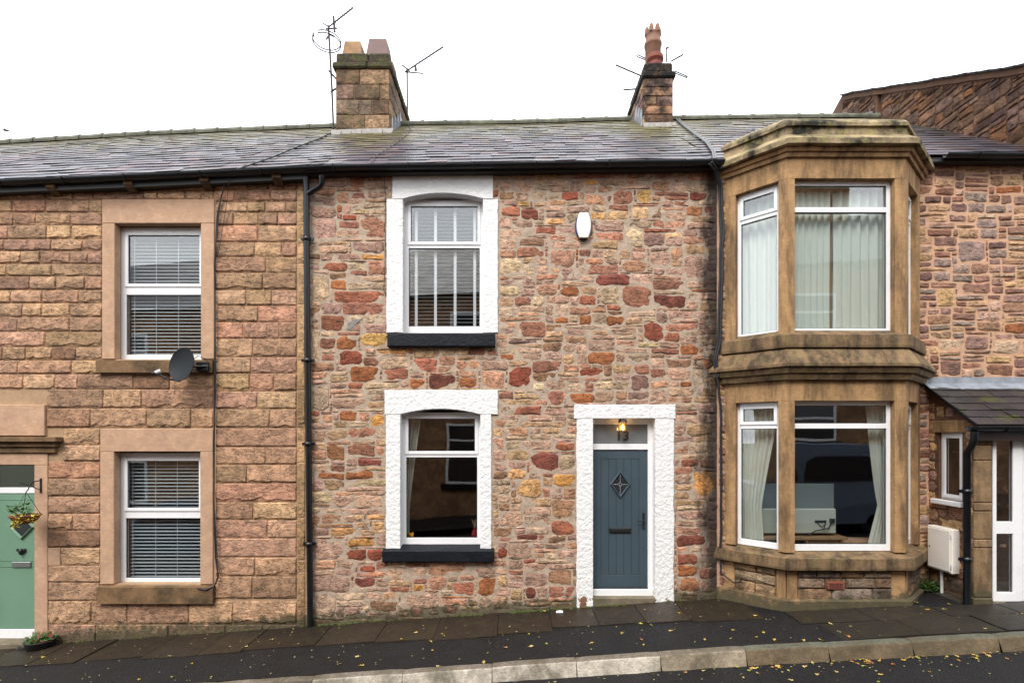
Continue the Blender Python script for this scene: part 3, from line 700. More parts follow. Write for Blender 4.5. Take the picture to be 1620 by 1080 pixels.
def slates(house, roof, x0, x1, u0=0.0, u1=.985, rows=20, wid=(.27, .36), P=roofP, mat=None, tint=None, limit=290):
    small = MB(); cnt = 0; items = []
    for r in range(rows):
        a = u0 + (u1 - u0) * r / rows; b = u0 + (u1 - u0) * (r + 1.5) / rows; x = x0 - R.uniform(0, .2)
        while x < x1:
            w = R.uniform(*wid); l, rr = max(x, x0) + .002, min(x + w, x1) - .002; x += w
            if rr - l > .05: items.append((r, l, rr, a + R.uniform(-.12, .1) * (b - a) * .2, min(b, 1)))
    for q, (r, l, rr, a, b) in enumerate(items):
        c = tint() if tint else slate_col(); m = MB(); lift = .014 + R.uniform(0, .009); th = .007; j1, j2 = R.uniform(-.002, .004), R.uniform(-.002, .004)
        v = [P(l, a, lift + j1), P(rr, a, lift + j2), P(rr, b, .004), P(l, b, .004), P(l, a, lift + j1 - th), P(rr, a, lift + j2 - th), P(rr, b, -.004), P(l, b, -.004)]
        f = [(0, 1, 2, 3), (4, 5, 1, 0), (5, 6, 2, 1), (7, 4, 0, 3), (7, 6, 5, 4)]
        if q < limit: m.add(v, f, c); m.build('slate', mat or M_slate, roof)
        else: small.add(v, f, c)
    if small.v: small.build('upper_slates', mat or M_slate, roof, 'stuff')
def slate_col():
    b = R.choice(((94, 86, 94), (100, 90, 98), (84, 80, 92), (106, 90, 92), (114, 96, 96), (88, 86, 96), (84, 78, 86)))
    f = R.uniform(.68, 1.0); return col(b[0] * f, b[1] * f, b[2] * f)
def roof(house, x0, x1, name='roof'):
    m = MB(); xs = [x0 + (x1 - x0) * i / 24 for i in range(25)]
    for a, b in zip(xs[:-1], xs[1:]):
        v = [roofP(a, 0, -.02), roofP(b, 0, -.02), roofP(b, 1, -.02), roofP(a, 1, -.02)]
        bk = [(b, 7.6, zE(b)), (a, 7.6, zE(a))]
        m.add(v + bk, [(0, 1, 2, 3), (3, 2, 4, 5)])
        m.add([tuple(Vector(p) - Vector((0, 0, .06))) for p in v + bk], [(3, 2, 1, 0), (5, 4, 2, 3)])
        m.add([v[0], v[1], (b, v[1][1], v[1][2] - .06), (a, v[0][1], v[0][2] - .06)], [(3, 2, 1, 0)])
    r = m.build(name, M_under, house)
    return r
def ridge(house, r, x0, x1):
    x = x0
    while x < x1 - .05:
        w = min(.5, x1 - x); m = MB(); vs = []
        n = 8
        for xx, rad in ((x, .088), (x + w - .07, .09), (x + w - .06, .1), (x + w + .004, .1)):
            for k in range(n + 1):
                a = math.pi * (-.12 + 1.24 * k / n); vs.append((xx, YR + rad * 1.1 * math.cos(a), zR(xx) + .0 + rad * math.sin(a)))
        fs = [(i * (n + 1) + k, i * (n + 1) + k + 1, (i + 1) * (n + 1) + k + 1, (i + 1) * (n + 1) + k) for i in range(3) for k in range(n)]
        m.add(vs, [f[::-1] for f in fs]); m.build('ridge_tile', M_ridge, r); x += w
def gutter(house, x0, x1, dz=-.012, y=-.2, parent=None, zf=None, mat=None):
    zf = zf or zE; m = MB(); vs = []; n = 8; N = max(4, int((x1 - x0) / .3)); r = .055
    for i in range(N + 1):
        xx = x0 + (x1 - x0) * i / N
        for k in range(n + 1):
            a = math.pi * k / n; vs.append((xx, y - r * math.cos(a), zf(xx) + dz - r * math.sin(a)))
        for k in range(n, -1, -1):
            a = math.pi * k / n; vs.append((xx, y - (r - .006) * math.cos(a), zf(xx) + dz - (r - .006) * math.sin(a)))
    k2 = 2 * (n + 1)
    fs = [(i * k2 + k, (i + 1) * k2 + k, (i + 1) * k2 + (k + 1) % k2, i * k2 + (k + 1) % k2) for i in range(N) for k in range(k2)]
    m.add(vs, fs + [tuple(range(k2))[::-1], tuple(N * k2 + k for k in range(k2))]); g = m.build('gutter', mat or M_black, house)
    x = x0 + .5
    while x < x1:
        b = MB(); b.tube([(x - .03, y - .061 * math.cos(math.pi * k / 6), zf(x) + dz - .061 * math.sin(math.pi * k / 6)) for k in range(7)], .012, 5); b.build('gutter_bracket', M_black, g); x += R.uniform(.85, 1.1)
    return g
def pipe(house, pts, r, clips=(), name='drainpipe', mat=None):
    p = MB().tube(pts, r, 12).build(name, mat or M_black, house)
    for (x, y, z) in clips:
        c = MB(); c.lathe([(r, -.03), (r + .01, -.03), (r + .01, .03), (r, .03)], (x, y, z), 12); c.box(x + r, x + r + .05, y + .005, y + .03, z - .02, z + .02); c.box(x - r - .05, x - r, y + .005, y + .03, z - .02, z + .02); c.build('pipe_clip', M_black, p)
    return p

# ================================================================== HOUSE ON THE LEFT (coursed rock-faced stone, green door)
left = thing('stone_house', 'coursed tan stone house with green door and white sash windows', 'house', (-6.2, 0, gz(-6.2)))
LW = [(X(183), X(319), Z(568), Z(354)), (X(182), X(318), Z(923), Z(714))]
LD = (X(-32), X(56), gz(-7.4) - .05, Z(735))
LHOLES = [LW[0], LW[1], LD]
wl_ = wall_slab('wall', M_mor_l, left, XL0, XA, lambda x: gz(x) - .4, lambda x: zE(x) - .03, LHOLES, -.002, .3)
rowsL = [288, 302, 317, 337, 357, 379, 397.5, 418, 437.5, 459, 480, 502, 525, 549, 570, 592, 616, 646, 677, 704, 730, 757, 785, 812, 839, 866, 894, 921, 950, 987, 1022, 1060, 1100, 1140]
rowsR = [285, 302, 320, 337, 357, 384, 407, 432, 459, 484, 510, 536, 565, 591, 619, 647, 677, 707, 735, 764, 794, 822, 851, 881, 911, 947, 987, 1022, 1060]
BLK = [(163, 340, 316, 354), (163, 183, 354, 568), (319, 340, 354, 568), (158, 341, 568, 590), (160, 338, 678, 714), (160, 182, 714, 923), (318, 338, 714, 923), (159, 341, 923, 952), (183, 319, 354, 568), (182, 318, 714, 923),
       (-110, 75, 640, 690), (-110, 101, 690, 716), (-60, 77, 716, 735), (56, 77, 735, 1090), (-60, 56, 735, 1090), (77, 97, 866, 894)]
def ashcol():
    return pc(R.choices(('sand', 'pinksand', 'tan', 'peachred', 'brown'), (9, 8, 3, .6, 1.2))[0], .08)
stuffL = MB(); nL = 0
def ash_row(pxa, pxb, y0, y1):
    """one course between two pixels of the wall, cut around the dressed stones"""
    global nL
    segs = [(pxa, pxb)]
    for (a, b, c, d) in BLK:
        if c < y1 - 2 and d > y0 + 2:
            ns = []
            for s, e in segs:
                if b <= s or a >= e: ns.append((s, e)); continue
                if a > s: ns.append((s, a))
                if b < e: ns.append((b, e))
            segs = ns
    for s, e in segs:
        if e - s < 4: continue
        q = s
        h = y1 - y0
        while q < e - 1:
            w = R.uniform(1.3, 3.0) * h if R.random() < .8 else R.uniform(3, 4.2) * h
            if e - (q + w) < h * .9: w = e - q
            if w > 4.6 * h: w /= 2
            zt = min(Z(y0), zE(X(q)) - .06); zb = Z(y1)
            if zt - zb > .04 and Z(y0) > gz(X(q)) - .02:
                vis = q + w > 0 and q < 482
                mm = MB() if (vis and nL < 298) else stuffL
                ashlar(mm, X(q), X(q + w), zb, zt, 0, ashcol())
                if mm is not stuffL: mm.build('stone', M_ash, wl_); nL += 1
            q += w
for y0, y1 in zip(rowsL[:-1], rowsL[1:]): ash_row(-630, 338 if y1 <= 950 else 470, y0, y1) if y1 <= 990 else ash_row(-630, 470, y0, y1)
for y0, y1 in zip(rowsR[:-1], rowsR[1:]):
    if y1 <= 950: ash_row(341, 470, y0, y1)
if stuffL.v: stuffL.build('end_stones', M_ash, wl_, 'stuff')
# narrow boundary strip beside the drainpipe
yq = 284
while yq < 1005:
    h = R.uniform(45, 95); ashlar(MB(), X(470.5), X(483.5), max(Z(yq + h), gz(-3) - .1), min(Z(yq), zE(-3.1) - .05), 0, pc('ochre', .1), .6).build('quoin_stone', M_ash, wl_); yq += h
def dressed(house, name, x0, x1, z0, z1, y0=-.022, y1=.1, mat=None, ch=.006): return MB().box(x0, x1, y0, y1, z0, z1, ch=ch).build(name, mat or M_dress, house)
for (o, li, sl, xa, xb) in ((LW[0], (163, 340, 316, 354), (158, 340.5, 568, 590), 163, 340), (LW[1], (160, 338, 678, 714), (159, 341, 923, 952), 160, 338)):
    dressed(left, 'lintel', X(xa), X(xb), o[3], Z(li[2]))
    dressed(left, 'jamb', X(xa), o[0], o[2], o[3] - .003); dressed(left, 'jamb', o[1], X(xb), o[2], o[3] - .003)
    s = MB(); x0, x1, zt, zb = X(sl[0]), X(sl[1]), o[2], Z(sl[3])
    s.add([(x0, -.075, zb), (x1, -.075, zb), (x1, -.075, zt - .03), (x0, -.075, zt - .03), (x0, .16, zt), (x1, .16, zt), (x0, .16, zb), (x1, .16, zb)],
          [(0, 1, 2, 3), (3, 2, 5, 4), (0, 3, 4, 6), (1, 7, 5, 2), (0, 6, 7, 1)]); s.build('sill', M_sill, left)
window(left, facing(), LW[0][0] - .02, LW[0][1] + .02, Z(570, .12), Z(360, .12), .12, [Z(459.5, .12)], fw=.085, sash_in=(1,), transom=.13)
window(left, facing(), LW[1][0] - .02, LW[1][1] + .02, Z(923, .12), Z(716, .12), .12, [Z(813, .12)], fw=.085, sash_in=(1,), transom=.12)
room(left, -9.4, XA - .12, gz(-7) - .1, 6.3, Z(640), M_room)
blind('white venetian blind half open in the upstairs window above the satellite dish', LW[0][0] + .08, LW[0][1] - .03, Z(560, .2), Z(368, .2), .215, .052, .55, [X(p, .22) for p in (216, 250, 285)], .006)
blind('white venetian blind in the ground floor window beside the green door', LW[1][0] + .08, LW[1][1] - .03, Z(912, .2), Z(722, .2), .215, .052, .3, [X(p, .22) for p in (213, 249, 283)], .006)
# green door and its stone surround
dl = MB(); x0, x1 = X(-32), X(56); zt, zb = Z(780, .12), Z(994, .12)
x1b = x1 + .01
dl.box(x0 - .01, x1b, .12, .17, zb, zt, ch=.004)
gdoor = dl.build('door', M_green, left)
for z in (Z(790, .12), Z(886, .12), Z(895.5, .12), Z(993, .12)): MB().box(x0, x1b - .01, .114, .1205, z - .004, z + .004).build('moulding', M_green, gdoor)
cx, cz = X(34, .11), Z(833, .11)
dm = MB()
def diamond_ring(m, cx, cz, w, h, t, y0, y1):
    o = [(cx, cz - h), (cx + w, cz), (cx, cz + h), (cx - w, cz)]; k = 1 - t / min(w, h) * 1.2; i = [(cx + (a - cx) * k, cz + (b - cz) * k) for a, b in o]; mid = [(cx + (a - cx) * (1 + k) / 2, cz + (b - cz) * (1 + k) / 2) for a, b in o]
    v = [(a, y1, b) for a, b in o] + [(a, y0, b) for a, b in mid] + [(a, y1, b) for a, b in i]
    m.add(v, [(q, (q + 1) % 4, 4 + (q + 1) % 4, 4 + q) for q in range(4)] + [(4 + q, 4 + (q + 1) % 4, 8 + (q + 1) % 4, 8 + q) for q in range(4)])
    return i
ii = diamond_ring(dm, cx, cz, .2, .2, .05, .09, .119); dm.build('diamond_frame', M_green, gdoor)
MB().prism(ii, .112, .118).build('pane', M_gask, gdoor)
lp = MB(); lp.box(X(18, .1), X(48, .1), .1, .119, Z(897, .1), Z(888.5, .1), ch=.005); lp.build('letter_plate', M_chrome, gdoor)
kn = MB(); kx0, kz0 = X(33, .1), Z(872, .1)
kn.lathe([(0, .05), (.022, .035), (.03, 0), (.024, -.035), (0, -.055)], (kx0, .1, kz0), 10)
for sg in (-1, 1):
    kn.add([(kx0 + sg * .01, .098, kz0 + .02), (kx0 + sg * .06, .096, kz0 + .045), (kx0 + sg * .068, .096, kz0 + .01), (kx0 + sg * .02, .098, kz0 - .015), (kx0 + sg * .01, .115, kz0 + .02), (kx0 + sg * .06, .113, kz0 + .045), (kx0 + sg * .068, .113, kz0 + .01), (kx0 + sg * .02, .115, kz0 - .015)],
           [(0, 1, 2, 3), (7, 6, 5, 4), (0, 4, 5, 1), (1, 5, 6, 2), (2, 6, 7, 3), (3, 7, 4, 0)])
kn.build('bee_knocker', M_iron, gdoor)
df = MB(); df.box(x0 - .01, x1b, .11, .18, zt + .002, Z(771, .11), ch=.004); dfo = df.build('door_frame', M_upvc, left); MB().box(x0 - .01, x1b, .10, .2, Z(1011, .1), Z(995, .1), ch=.006).build('threshold', M_upvc, dfo)
MB().box(x0, x1b, .14, .145, Z(771, .14), Z(736, .14)).build('pane', M_glass, dfo)
dressed(left, 'jamb', X(56), X(77), gz(-7) - .2, Z(735) - .003, -.02); dressed(left, 'jamb', X(77.3), X(97), Z(894), Z(866), -.02)
dressed(left, 'jamb', X(-60), X(-32), gz(-7.5) - .2, Z(735) - .003, -.02)
dressed(left, 'lintel', X(-60), X(77), Z(735), Z(716) - .002, -.02)
hd = MB()
for (a, b, pr) in ((716, 707, .05), (706.5, 699, .085), (698.5, 691, .14)): hd.box(X(-110), X(101) - (.14 - pr), -pr, .05, Z(a), Z(b), ch=.008)
hd.build('door_hood', M_sill, left); dressed(left, 'panel_stone', X(-110), X(74), Z(689), Z(640), -.04)
MB().box(X(-62), X(80), -.12, .12, gz(-7.2) - .2, Z(1013, 0), ch=.01).build('step', M_step, left)
# eaves, corbels, roof
rl = roof(left, XL0, XA); slates(left, rl, -8.6, XA); ridge(left, rl, XL0, -3.62)
slates(left, rl, XL0, -8.6, limit=0)
gutter(left, XL0, XA - .02)
for p, q in ((-30, 310), (95, 306), (215, 301), (333, 296), (445, 291)):
    m = MB(); xx, zz = X(p), Z(q)
    m.add([(xx - .06, -.17, zz + .07), (xx + .06, -.17, zz + .07), (xx + .06, -.17, zz + .01), (xx - .06, -.17, zz + .01), (xx - .06, .02, zz + .07), (xx + .06, .02, zz + .07), (xx + .06, .02, zz - .07), (xx - .06, .02, zz - .07), (xx + .06, -.08, zz - .05), (xx - .06, -.08, zz - .05)],
          [(3, 2, 1, 0), (0, 1, 5, 4), (9, 8, 2, 3), (7, 6, 8, 9), (1, 2, 8, 6, 5), (0, 4, 7, 9, 3)]); m.build('corbel', M_sill, left)
MB().box(XL0, XA, -.13, .05, 0, .02).build('soffit_board', M_gask, left) if False else None
def soffit(house, x0, x1, dp=.085):
    m = MB(); N = 14
    for i in range(N):
        a, b = x0 + (x1 - x0) * i / N, x0 + (x1 - x0) * (i + 1) / N
        v = [(a, -.135, zE(a) - dp), (b, -.135, zE(b) - dp), (b, -.135, zE(b) - .05), (a, -.135, zE(a) - .05), (a, .004, zE(a) - dp), (b, .004, zE(b) - dp)]
        m.add(v, [(0, 1, 2, 3), (4, 5, 1, 0)])
    m.build('fascia_board', M_gask, house)
soffit(left, XL0, XA, .14)
cb = [(X(366), -.12, Z(286)), (X(352), -.05, Z(318)), (X(346), -.045, Z(345)), (X(343), -.045, Z(420)), (X(343), -.05, Z(520)), (X(342), -.045, Z(610)), (X(342), -.05, Z(700)), (X(341), -.045, Z(800)), (X(344), -.05, Z(880)), (X(349), -.06, Z(910)), (X(343), -.07, Z(925)), (X(330), -.085, Z(930)), (X(318), -.085, Z(927))]
MB().tube(cb, .011, 6).build('cable', M_cable, left)
MB().tube([(p[0] + .02 * math.sin(i * 2.1) + .012, p[1] - .012, p[2]) for i, p in enumerate(cb[1:10])], .007, 6).build('cable', M_cable, left)
MB().tube([(X(375), -.2, Z(282)), (X(363), -.06, Z(320)), (X(350), -.06, Z(400)), (X(345), -.05, Z(412))], .004, 5).build('cable', M_cable, left)

# ================================================================== MIDDLE HOUSE (red rubble, white surrounds)
midh = thing('stone_house', 'red and brown rubble stone house with white painted surrounds and blue door', 'house', (0, 0, gz(0)))
MW = [(X(638), X(764), Z(527), Z(307)), (X(634), X(760), Z(867), Z(647))]
MD = (X(938), X(1036), gz(1.5) - .02, Z(662))
wm = wall_slab('wall', M_mor_m, midh, XA, XB, lambda x: gz(x) - .4, lambda x: zE(x) - .03, [MW[0], MW[1], MD], .004, .3)
MBLK = [(621, 780, 279, 316), (613, 787, 315, 528), (616, 783, 527, 549), (610, 788, 618, 656), (612, 777, 655, 868), (608, 781, 866, 886), (909, 1067, 641, 662), (913, 1064, 662, 1000)]
def mblock(u, z):
    px, py = u * 108 + PX, PY - (z - CZ) * 108
    return any(a < px < b and c < py < d for a, b, c, d in MBLK) or z > zE(u) - .06
PRE = []
def pre(ox, oy, k, lst):
    for a, b, c, d, n in lst: PRE.append((X(ox + a / k), Z(oy + d / k), X(ox + c / k), Z(oy + b / k), n))
pre(780, 270, 3.0, [(130, 175, 218, 235, 'dkred'), (190, 262, 300, 308, 'redbrown'), (260, 378, 392, 465, 'peachred'), (30, 410, 142, 498, 'cream'), (440, 445, 590, 490, 'salmon'), (480, 490, 648, 550, 'dkred'),
    (612, 552, 750, 662, 'mauvered'), (752, 590, 918, 660, 'dkred'), (505, 552, 605, 635, 'beige'), (325, 548, 412, 600, 'rust'), (392, 592, 492, 642, 'redbrown'), (118, 718, 252, 788, 'mauvered'), (540, 680, 628, 738, 'rust'),
    (708, 720, 812, 815, 'red'), (455, 862, 577, 917, 'rust'), (890, 825, 968, 866, 'rust'), (412, 938, 520, 980, 'red'), (72, 928, 182, 1040, 'red'), (188, 903, 335, 960, 'mauvered'), (655, 965, 745, 1042, 'dkmauve'),
    (560, 88, 670, 155, 'mauvered'), (682, 92, 750, 152, 'yellow'), (660, 165, 745, 232, 'peach'), (935, 100, 1020, 142, 'red'), (915, 168, 1010, 218, 'rustbrown'), (900, 405, 1020, 520, 'mauvepink'), (32, 168, 122, 218, 'salmonred'),
    (30, 545, 125, 600, 'cream'), (605, 420, 730, 480, 'peachred'), (705, 300, 820, 362, 'mauve'), (205, 540, 305, 600, 'peachred'), (745, 385, 838, 465, 'pink'), (248, 228, 350, 255, 'peachorange'), (470, 196, 530, 235, 'peachorange'),
    (540, 190, 640, 235, 'peach'), (820, 295, 905, 322, 'peach'), (118, 142, 172, 168, 'yellow'), (185, 148, 262, 172, 'peach'), (110, 360, 240, 415, 'mauvered'), (600, 30, 612, 78, 'cream'), (285, 692, 358, 725, 'rust'), (440, 42, 492, 75, 'orange'), (360, 45, 440, 103, 'mauvepink'), (325, 103, 410, 140, 'red')])
pre(780, 580, 2.843, [(160, 385, 297, 478, 'dkred'), (280, 478, 370, 542, 'orange'), (105, 508, 215, 585, 'peachorange'), (300, 395, 368, 470, 'beige'), (258, 335, 368, 378, 'redbrown'), (900, 470, 1022, 575, 'orange'), (820, 755, 970, 808, 'dkred'),
    (325, 118, 460, 162, 'rust'), (660, 95, 788, 165, 'mauvepink'), (240, 105, 315, 172, 'mauvered'), (248, 912, 362, 988, 'brown'), (132, 918, 245, 985, 'pink'), (70, 788, 178, 868, 'pink'), (20, 808, 62, 862, 'red'), (148, 985, 197, 1035, 'dkred'),
    (255, 690, 368, 752, 'redbrown'), (255, 598, 368, 690, 'brown'), (25, 655, 140, 718, 'pink'), (65, 460, 150, 500, 'peachorange'), (835, 410, 920, 448, 'redbrown'), (930, 415, 1015, 455, 'brownred'), (100, 750, 210, 782, 'dkred'), (820, 950, 920, 1010, 'rustbrown')])
pre(480, 560, 2.456, [(188, 48, 288, 113, 'rust'), (420, 12, 515, 75, 'salmonred'), (300, 58, 412, 105, 'salmonred'), (490, 82, 592, 137, 'dkred'), (390, 95, 478, 137, 'rust'), (600, 95, 680, 137, 'rust'), (690, 65, 780, 137, 'peachred'), (230, 107, 380, 137, 'cream'),
    (138, 222, 205, 262, 'rust'), (257, 240, 317, 287, 'orange'), (95, 350, 158, 412, 'rustbrown'), (165, 350, 278, 397, 'mauvered'), (213, 405, 317, 435, 'dkred'), (38, 715, 160, 797, 'pink'), (168, 712, 278, 745, 'orange'), (165, 755, 240, 803, 'red'), (245, 755, 305, 803, 'red'),
    (195, 650, 258, 678, 'peach'), (265, 650, 315, 682, 'peachorange'), (100, 673, 225, 707, 'peachorange'), (195, 868, 285, 905, 'dkred'), (35, 862, 187, 920, 'mauvepink'), (40, 925, 132, 1020, 'beige'), (585, 885, 665, 940, 'salmonred'), (670, 863, 748, 935, 'rust'),
    (380, 925, 527, 990, 'pink'), (262, 955, 365, 1000, 'brown'), (485, 862, 560, 915, 'peachred'), (325, 895, 415, 925, 'mauvered'), (428, 892, 478, 920, 'orange'), (115, 165, 250, 212, 'pink'), (30, 118, 108, 222, 'beige'), (195, 620, 235, 645, 'peach'), (245, 617, 312, 642, 'peachorange'), (212, 817, 280, 842, 'red')])
pre(480, 270, 3.085, [(148, 583, 398, 640, 'redbrown'), (87, 708, 220, 785, 'redbrown'), (285, 220, 395, 330, 'salmon'), (40, 238, 155, 345, 'mauvepink'), (282, 797, 408, 862, 'yellow'), (157, 800, 257, 870, 'rust'), (180, 872, 293, 950, 'red'), (35, 500, 130, 640, 'beige'),
    (35, 775, 145, 930, 'beige'), (240, 345, 395, 400, 'mauvepink'), (280, 403, 395, 430, 'orange'), (75, 365, 215, 400, 'pink'), (315, 95, 410, 138, 'pink'), (230, 180, 330, 215, 'cream'), (80, 440, 220, 490, 'redbrown'), (195, 215, 262, 240, 'red'), (350, 870, 505, 895, 'orange')])
def midcol(u, z):
    return pc(R.choices(('pink', 'mauvepink', 'mauvered', 'salmon', 'redbrown', 'beige', 'peachred', 'cream', 'mauve', 'rust', 'brown', 'tan'), (10, 8, 3, 2, 1.6, 7, 4, 1.6, 2, 1, 3, 5))[0])
rubble(wm, facing(), XA, XB, gz(0) - .3, 6.56, .045, .03, mblock, midcol, M_rub, presets=PRE, wr=(4, 13), hr=(3, 6), g=.006, relief=.017, seen=lambda u, z: z > gz(u) + .05, mmat=M_mor_m, md=-.004, ma=.01, rough=1.35, inhole=lambda u, z: z > zE(u) - .05 or any(h[0] - .04 < u < h[1] + .04 and h[2] - .04 < z < h[3] + .04 for h in (MW[0], MW[1], MD)))
pf = [(X(549), Z(521)), (X(556), Z(524)), (X(561), Z(516)), (X(574), Z(504)), (X(560), Z(505)), (X(551), Z(510))]
poly_stone(MB(), pf, -.012, (.75, .74, .72, 1), .006, .004).build('paint_splash', M_cem, wm)
# white surrounds
def wob(poly, amp=.01, step=.09):
    out = []
    for i in range(len(poly)):
        a, b = Vector(poly[i]), Vector(poly[(i + 1) % len(poly)]); n = max(1, int((b - a).length / step))
        for k in range(n):
            p = a.lerp(b, k / n); q = 0 if k == 0 and n == 1 else 1
            out.append((p.x + amp * q * nz(p.x * 7, p.y * 7, 5), p.y + amp * q * nz(p.x * 7, p.y * 7, 8)))
    return out
def wob_open(pts, amp=.01, step=.09):
    out = []
    for a, b in zip(pts[:-1], pts[1:]):
        a, b = Vector(a), Vector(b); n = max(1, int((b - a).length / step))
        for k in range(n):
            p = a.lerp(b, k / n); out.append((p.x + amp * nz(p.x * 7, p.y * 7, 5), p.y + amp * nz(p.x * 7, p.y * 7, 8)))
    return out[1:]
def arch(xl, xr, zs, zc, n=10):      # left to right, springing zs, crown zc
    return [(xl + (xr - xl) * i / n, zs + (zc - zs) * (1 - (2 * i / n - 1) ** 2)) for i in range(n + 1)]
def jamb(xa, xb, zb, zt, inner_right, amp=.011):
    if inner_right: p = [(xb, zb), (xb, zt)] + wob_open([(xb, zt), (xa, zt), (xa, zb), (xb, zb)], amp)
    else: p = [(xa, zt), (xa, zb)] + wob_open([(xa, zb), (xb, zb), (xb, zt), (xa, zt)], amp)
    MB().prism(p, -.027, .22, ch=.008).build('jamb', M_white, midh)
def surround(house, lintel_px, jamb_px, op, spring, crown):
    x0, x1, yt, yb = lintel_px
    p2 = [(X(x0), Z(yb))] + arch(op[0], op[1], Z(spring), Z(crown)) + [(X(x1), Z(yb))] + wob_open([(X(x1), Z(yb)), (X(x1), Z(yt)), (X(x0), Z(yt)), (X(x0), Z(yb))], .009)
    MB().prism(p2, -.03, .22, ch=.008).build('lintel', M_white, house)
    jamb(X(jamb_px[0]), op[0], Z(jamb_px[3]), Z(yb) - .003, True); jamb(op[1], X(jamb_px[1]), Z(jamb_px[3]), Z(yb) - .003, False)
surround(midh, (621, 780, 279, 316), (612, 788, 0, 527), MW[0], 316, 307)
surround(midh, (609, 788, 617, 655.5), (611, 777.5, 0, 867), MW[1], 655.5, 647)
for (a, b, t, bt, o) in ((615, 783.5, 528, 550, MW[0]), (607, 782, 867.5, 887, MW[1])):
    zt, zb = Z(t), Z(bt); s = MB(); N = 14
    pts = [(-.012 + .02, zb), (-.085, zb + .004), (-.092, zb + .02), (-.088, zt - .02), (-.08, zt - .004), (.2, zt + .06 * (1 if bt > 600 else .25))]; vs = []
    for i in range(N + 1):
        xx = X(a) + (X(b) - X(a)) * i / N
        for (yy, zz) in pts: vs.append((xx, yy + .006 * nz(xx * 6, zz * 9), zz + .005 * nz(xx * 5, yy * 9, 2)))
    k = len(pts); s.add(vs, [(i * k + j, i * k + j + 1, (i + 1) * k + j + 1, (i + 1) * k + j) for i in range(N) for j in range(k - 1)] + [tuple(range(k)), tuple(N * k + j for j in range(k))[::-1]], None)
    s.f = [f[::-1] for f in s.f]; s.build('sill', M_navy, midh)
window(midh, facing(), MW[0][0] - .005, MW[0][1] + .005, Z(527, .12), Z(317, .12), .12, [Z(389.5, .12)], fw=.06, sash_in=(1,), transom=.06, sill_bar=.04)
window(midh, facing(), MW[1][0] - .005, MW[1][1] + .005, Z(862, .12), Z(652, .12), .12, [Z(720, .12)], fw=.06, sash_in=(1,), transom=.06, sill_bar=.05)
room(midh, XA + .12, XB - .12, gz(0) + .1, 6.3, Z(590), M_roomd)
blind('white wooden blind with wide tapes in the upstairs window over the black sill', MW[0][0] + .06, MW[0][1] - .06, Z(516, .2), Z(318, .2), .23, .054, .12, [X(p, .2) for p in (658.5, 689, 720, 751)], .042)
curtain('pale curtain drawn to the left inside the lower white window', facing(), X(640, .3), X(668, .3), Z(860, .3), Z(650, .3), .3, 4, .02, M_curt, lambda t: (X(640, .3), X(640 + 8 + 20 * max(0, (t - .25) / .75) ** 1.2, .3)))
curtain('pale curtain edge on the right inside the lower white window', facing(), X(745, .3), X(766, .3), Z(860, .3), Z(650, .3), .3, 3, .02, M_curt, lambda t: (X(762 - 6 * t ** 2 - 6 * t, .3), X(766, .3)))
fl = thing('flower', 'small yellow flower on the inside window ledge at lower left', 'flower', (X(649, .24), .24, Z(849, .24)))
fm = MB()
for k in range(9):
    a = k * .7; c0 = Vector((X(650, .24) + .03 * math.cos(a), .24 + .02 * math.sin(a), Z(845, .24) + .02 * math.sin(a * 2)))
    fm.lathe([(0, -.016), (.018, -.008), (.02, .006), (0, .016)], c0, 7)
fm.build('petals', M_flower, fl)
MB().tube([(X(650, .24), .24, Z(853, .24)), (X(650, .24), .24, Z(846, .24))], .006, 6).build('stem', M_plant, fl)
vsb = thing('vase', 'red vase of dried stems on the inside window ledge at lower right', 'vase', (X(751, .26), .26, Z(852, .26)))
MB().lathe([(.03, 0), (.045, .03), (.05, .08), (.03, .14), (.025, .17), (.03, .175)], (X(751, .26), .26, Z(852, .26)), 12).build('body', M_ired, vsb)
dsm = MB()
for k in range(9): dsm.tube([(X(751, .26), .26, Z(836, .26)), (X(751, .26) + R.uniform(-.06, .06), .26 + R.uniform(-.03, .03), Z(836, .26) + R.uniform(.1, .16))], .004, 4)
dsm.build('stems', M_wood, vsb)
# door 
dS = MB(); p = wob([(X(908), Z(662)), (X(1068), Z(662)), (X(1068), Z(640)), (X(908), Z(640))], .009)
MB().prism(p, -.03, .25, ch=.008).build('lintel', M_white, midh)
jamb(X(912), MD[0], gz(1.1) - .05, Z(662) - .003, True, .013); jamb(MD[1], X(1065.5), gz(2.1) - .05, Z(662) - .003, False, .013)
DY = .135
fr = MB(); fx0, fx1 = MD[0] - .002, X(1031, DY) + .02
fr.box(X(1024.5, DY), MD[1], DY - .02, DY + .07, Z(944, DY), MD[3], ch=.004); fr.box(MD[0] - .06, MD[0] + .004, DY - .02, DY + .07, Z(944, DY), MD[3], ch=.004)
fr.box(MD[0] + .004, X(1024.5, DY), DY - .02, DY + .07, Z(711, DY), Z(702, DY), ch=.004); fr.box(MD[0] + .004, X(1024.5, DY), DY - .02, DY + .07, Z(671, DY), MD[3], ch=.004)
dfm = fr.build('door_frame', M_upvc, midh)
MB().box(MD[0] - .03, MD[1], DY - .05, DY + .1, Z(944, DY - .05), Z(931.5, DY - .05), ch=.008).build('threshold', M_upvc, dfm)
MB().box(MD[0] + .01, X(1024.5, DY), DY - .03, DY - .0, Z(931, DY), Z(928.5, DY)).build('weather_bar', M_gask, dfm)
fan = MB(); fan.box(MD[0] + .004, X(1024.3, DY), DY + .01, DY + .014, Z(702, DY), Z(671, DY)); fano = fan.build('fanlight', M_obsc, midh)
cu = bpy.data.curves.new('number', 'FONT'); cu.body = '13'; cu.size = .19; cu.extrude = .004; cu.offset = .004; cu.space_character = 1.15
to = bpy.data.objects.new('number', cu); C.objects.link(to); bpy.context.view_layer.update()
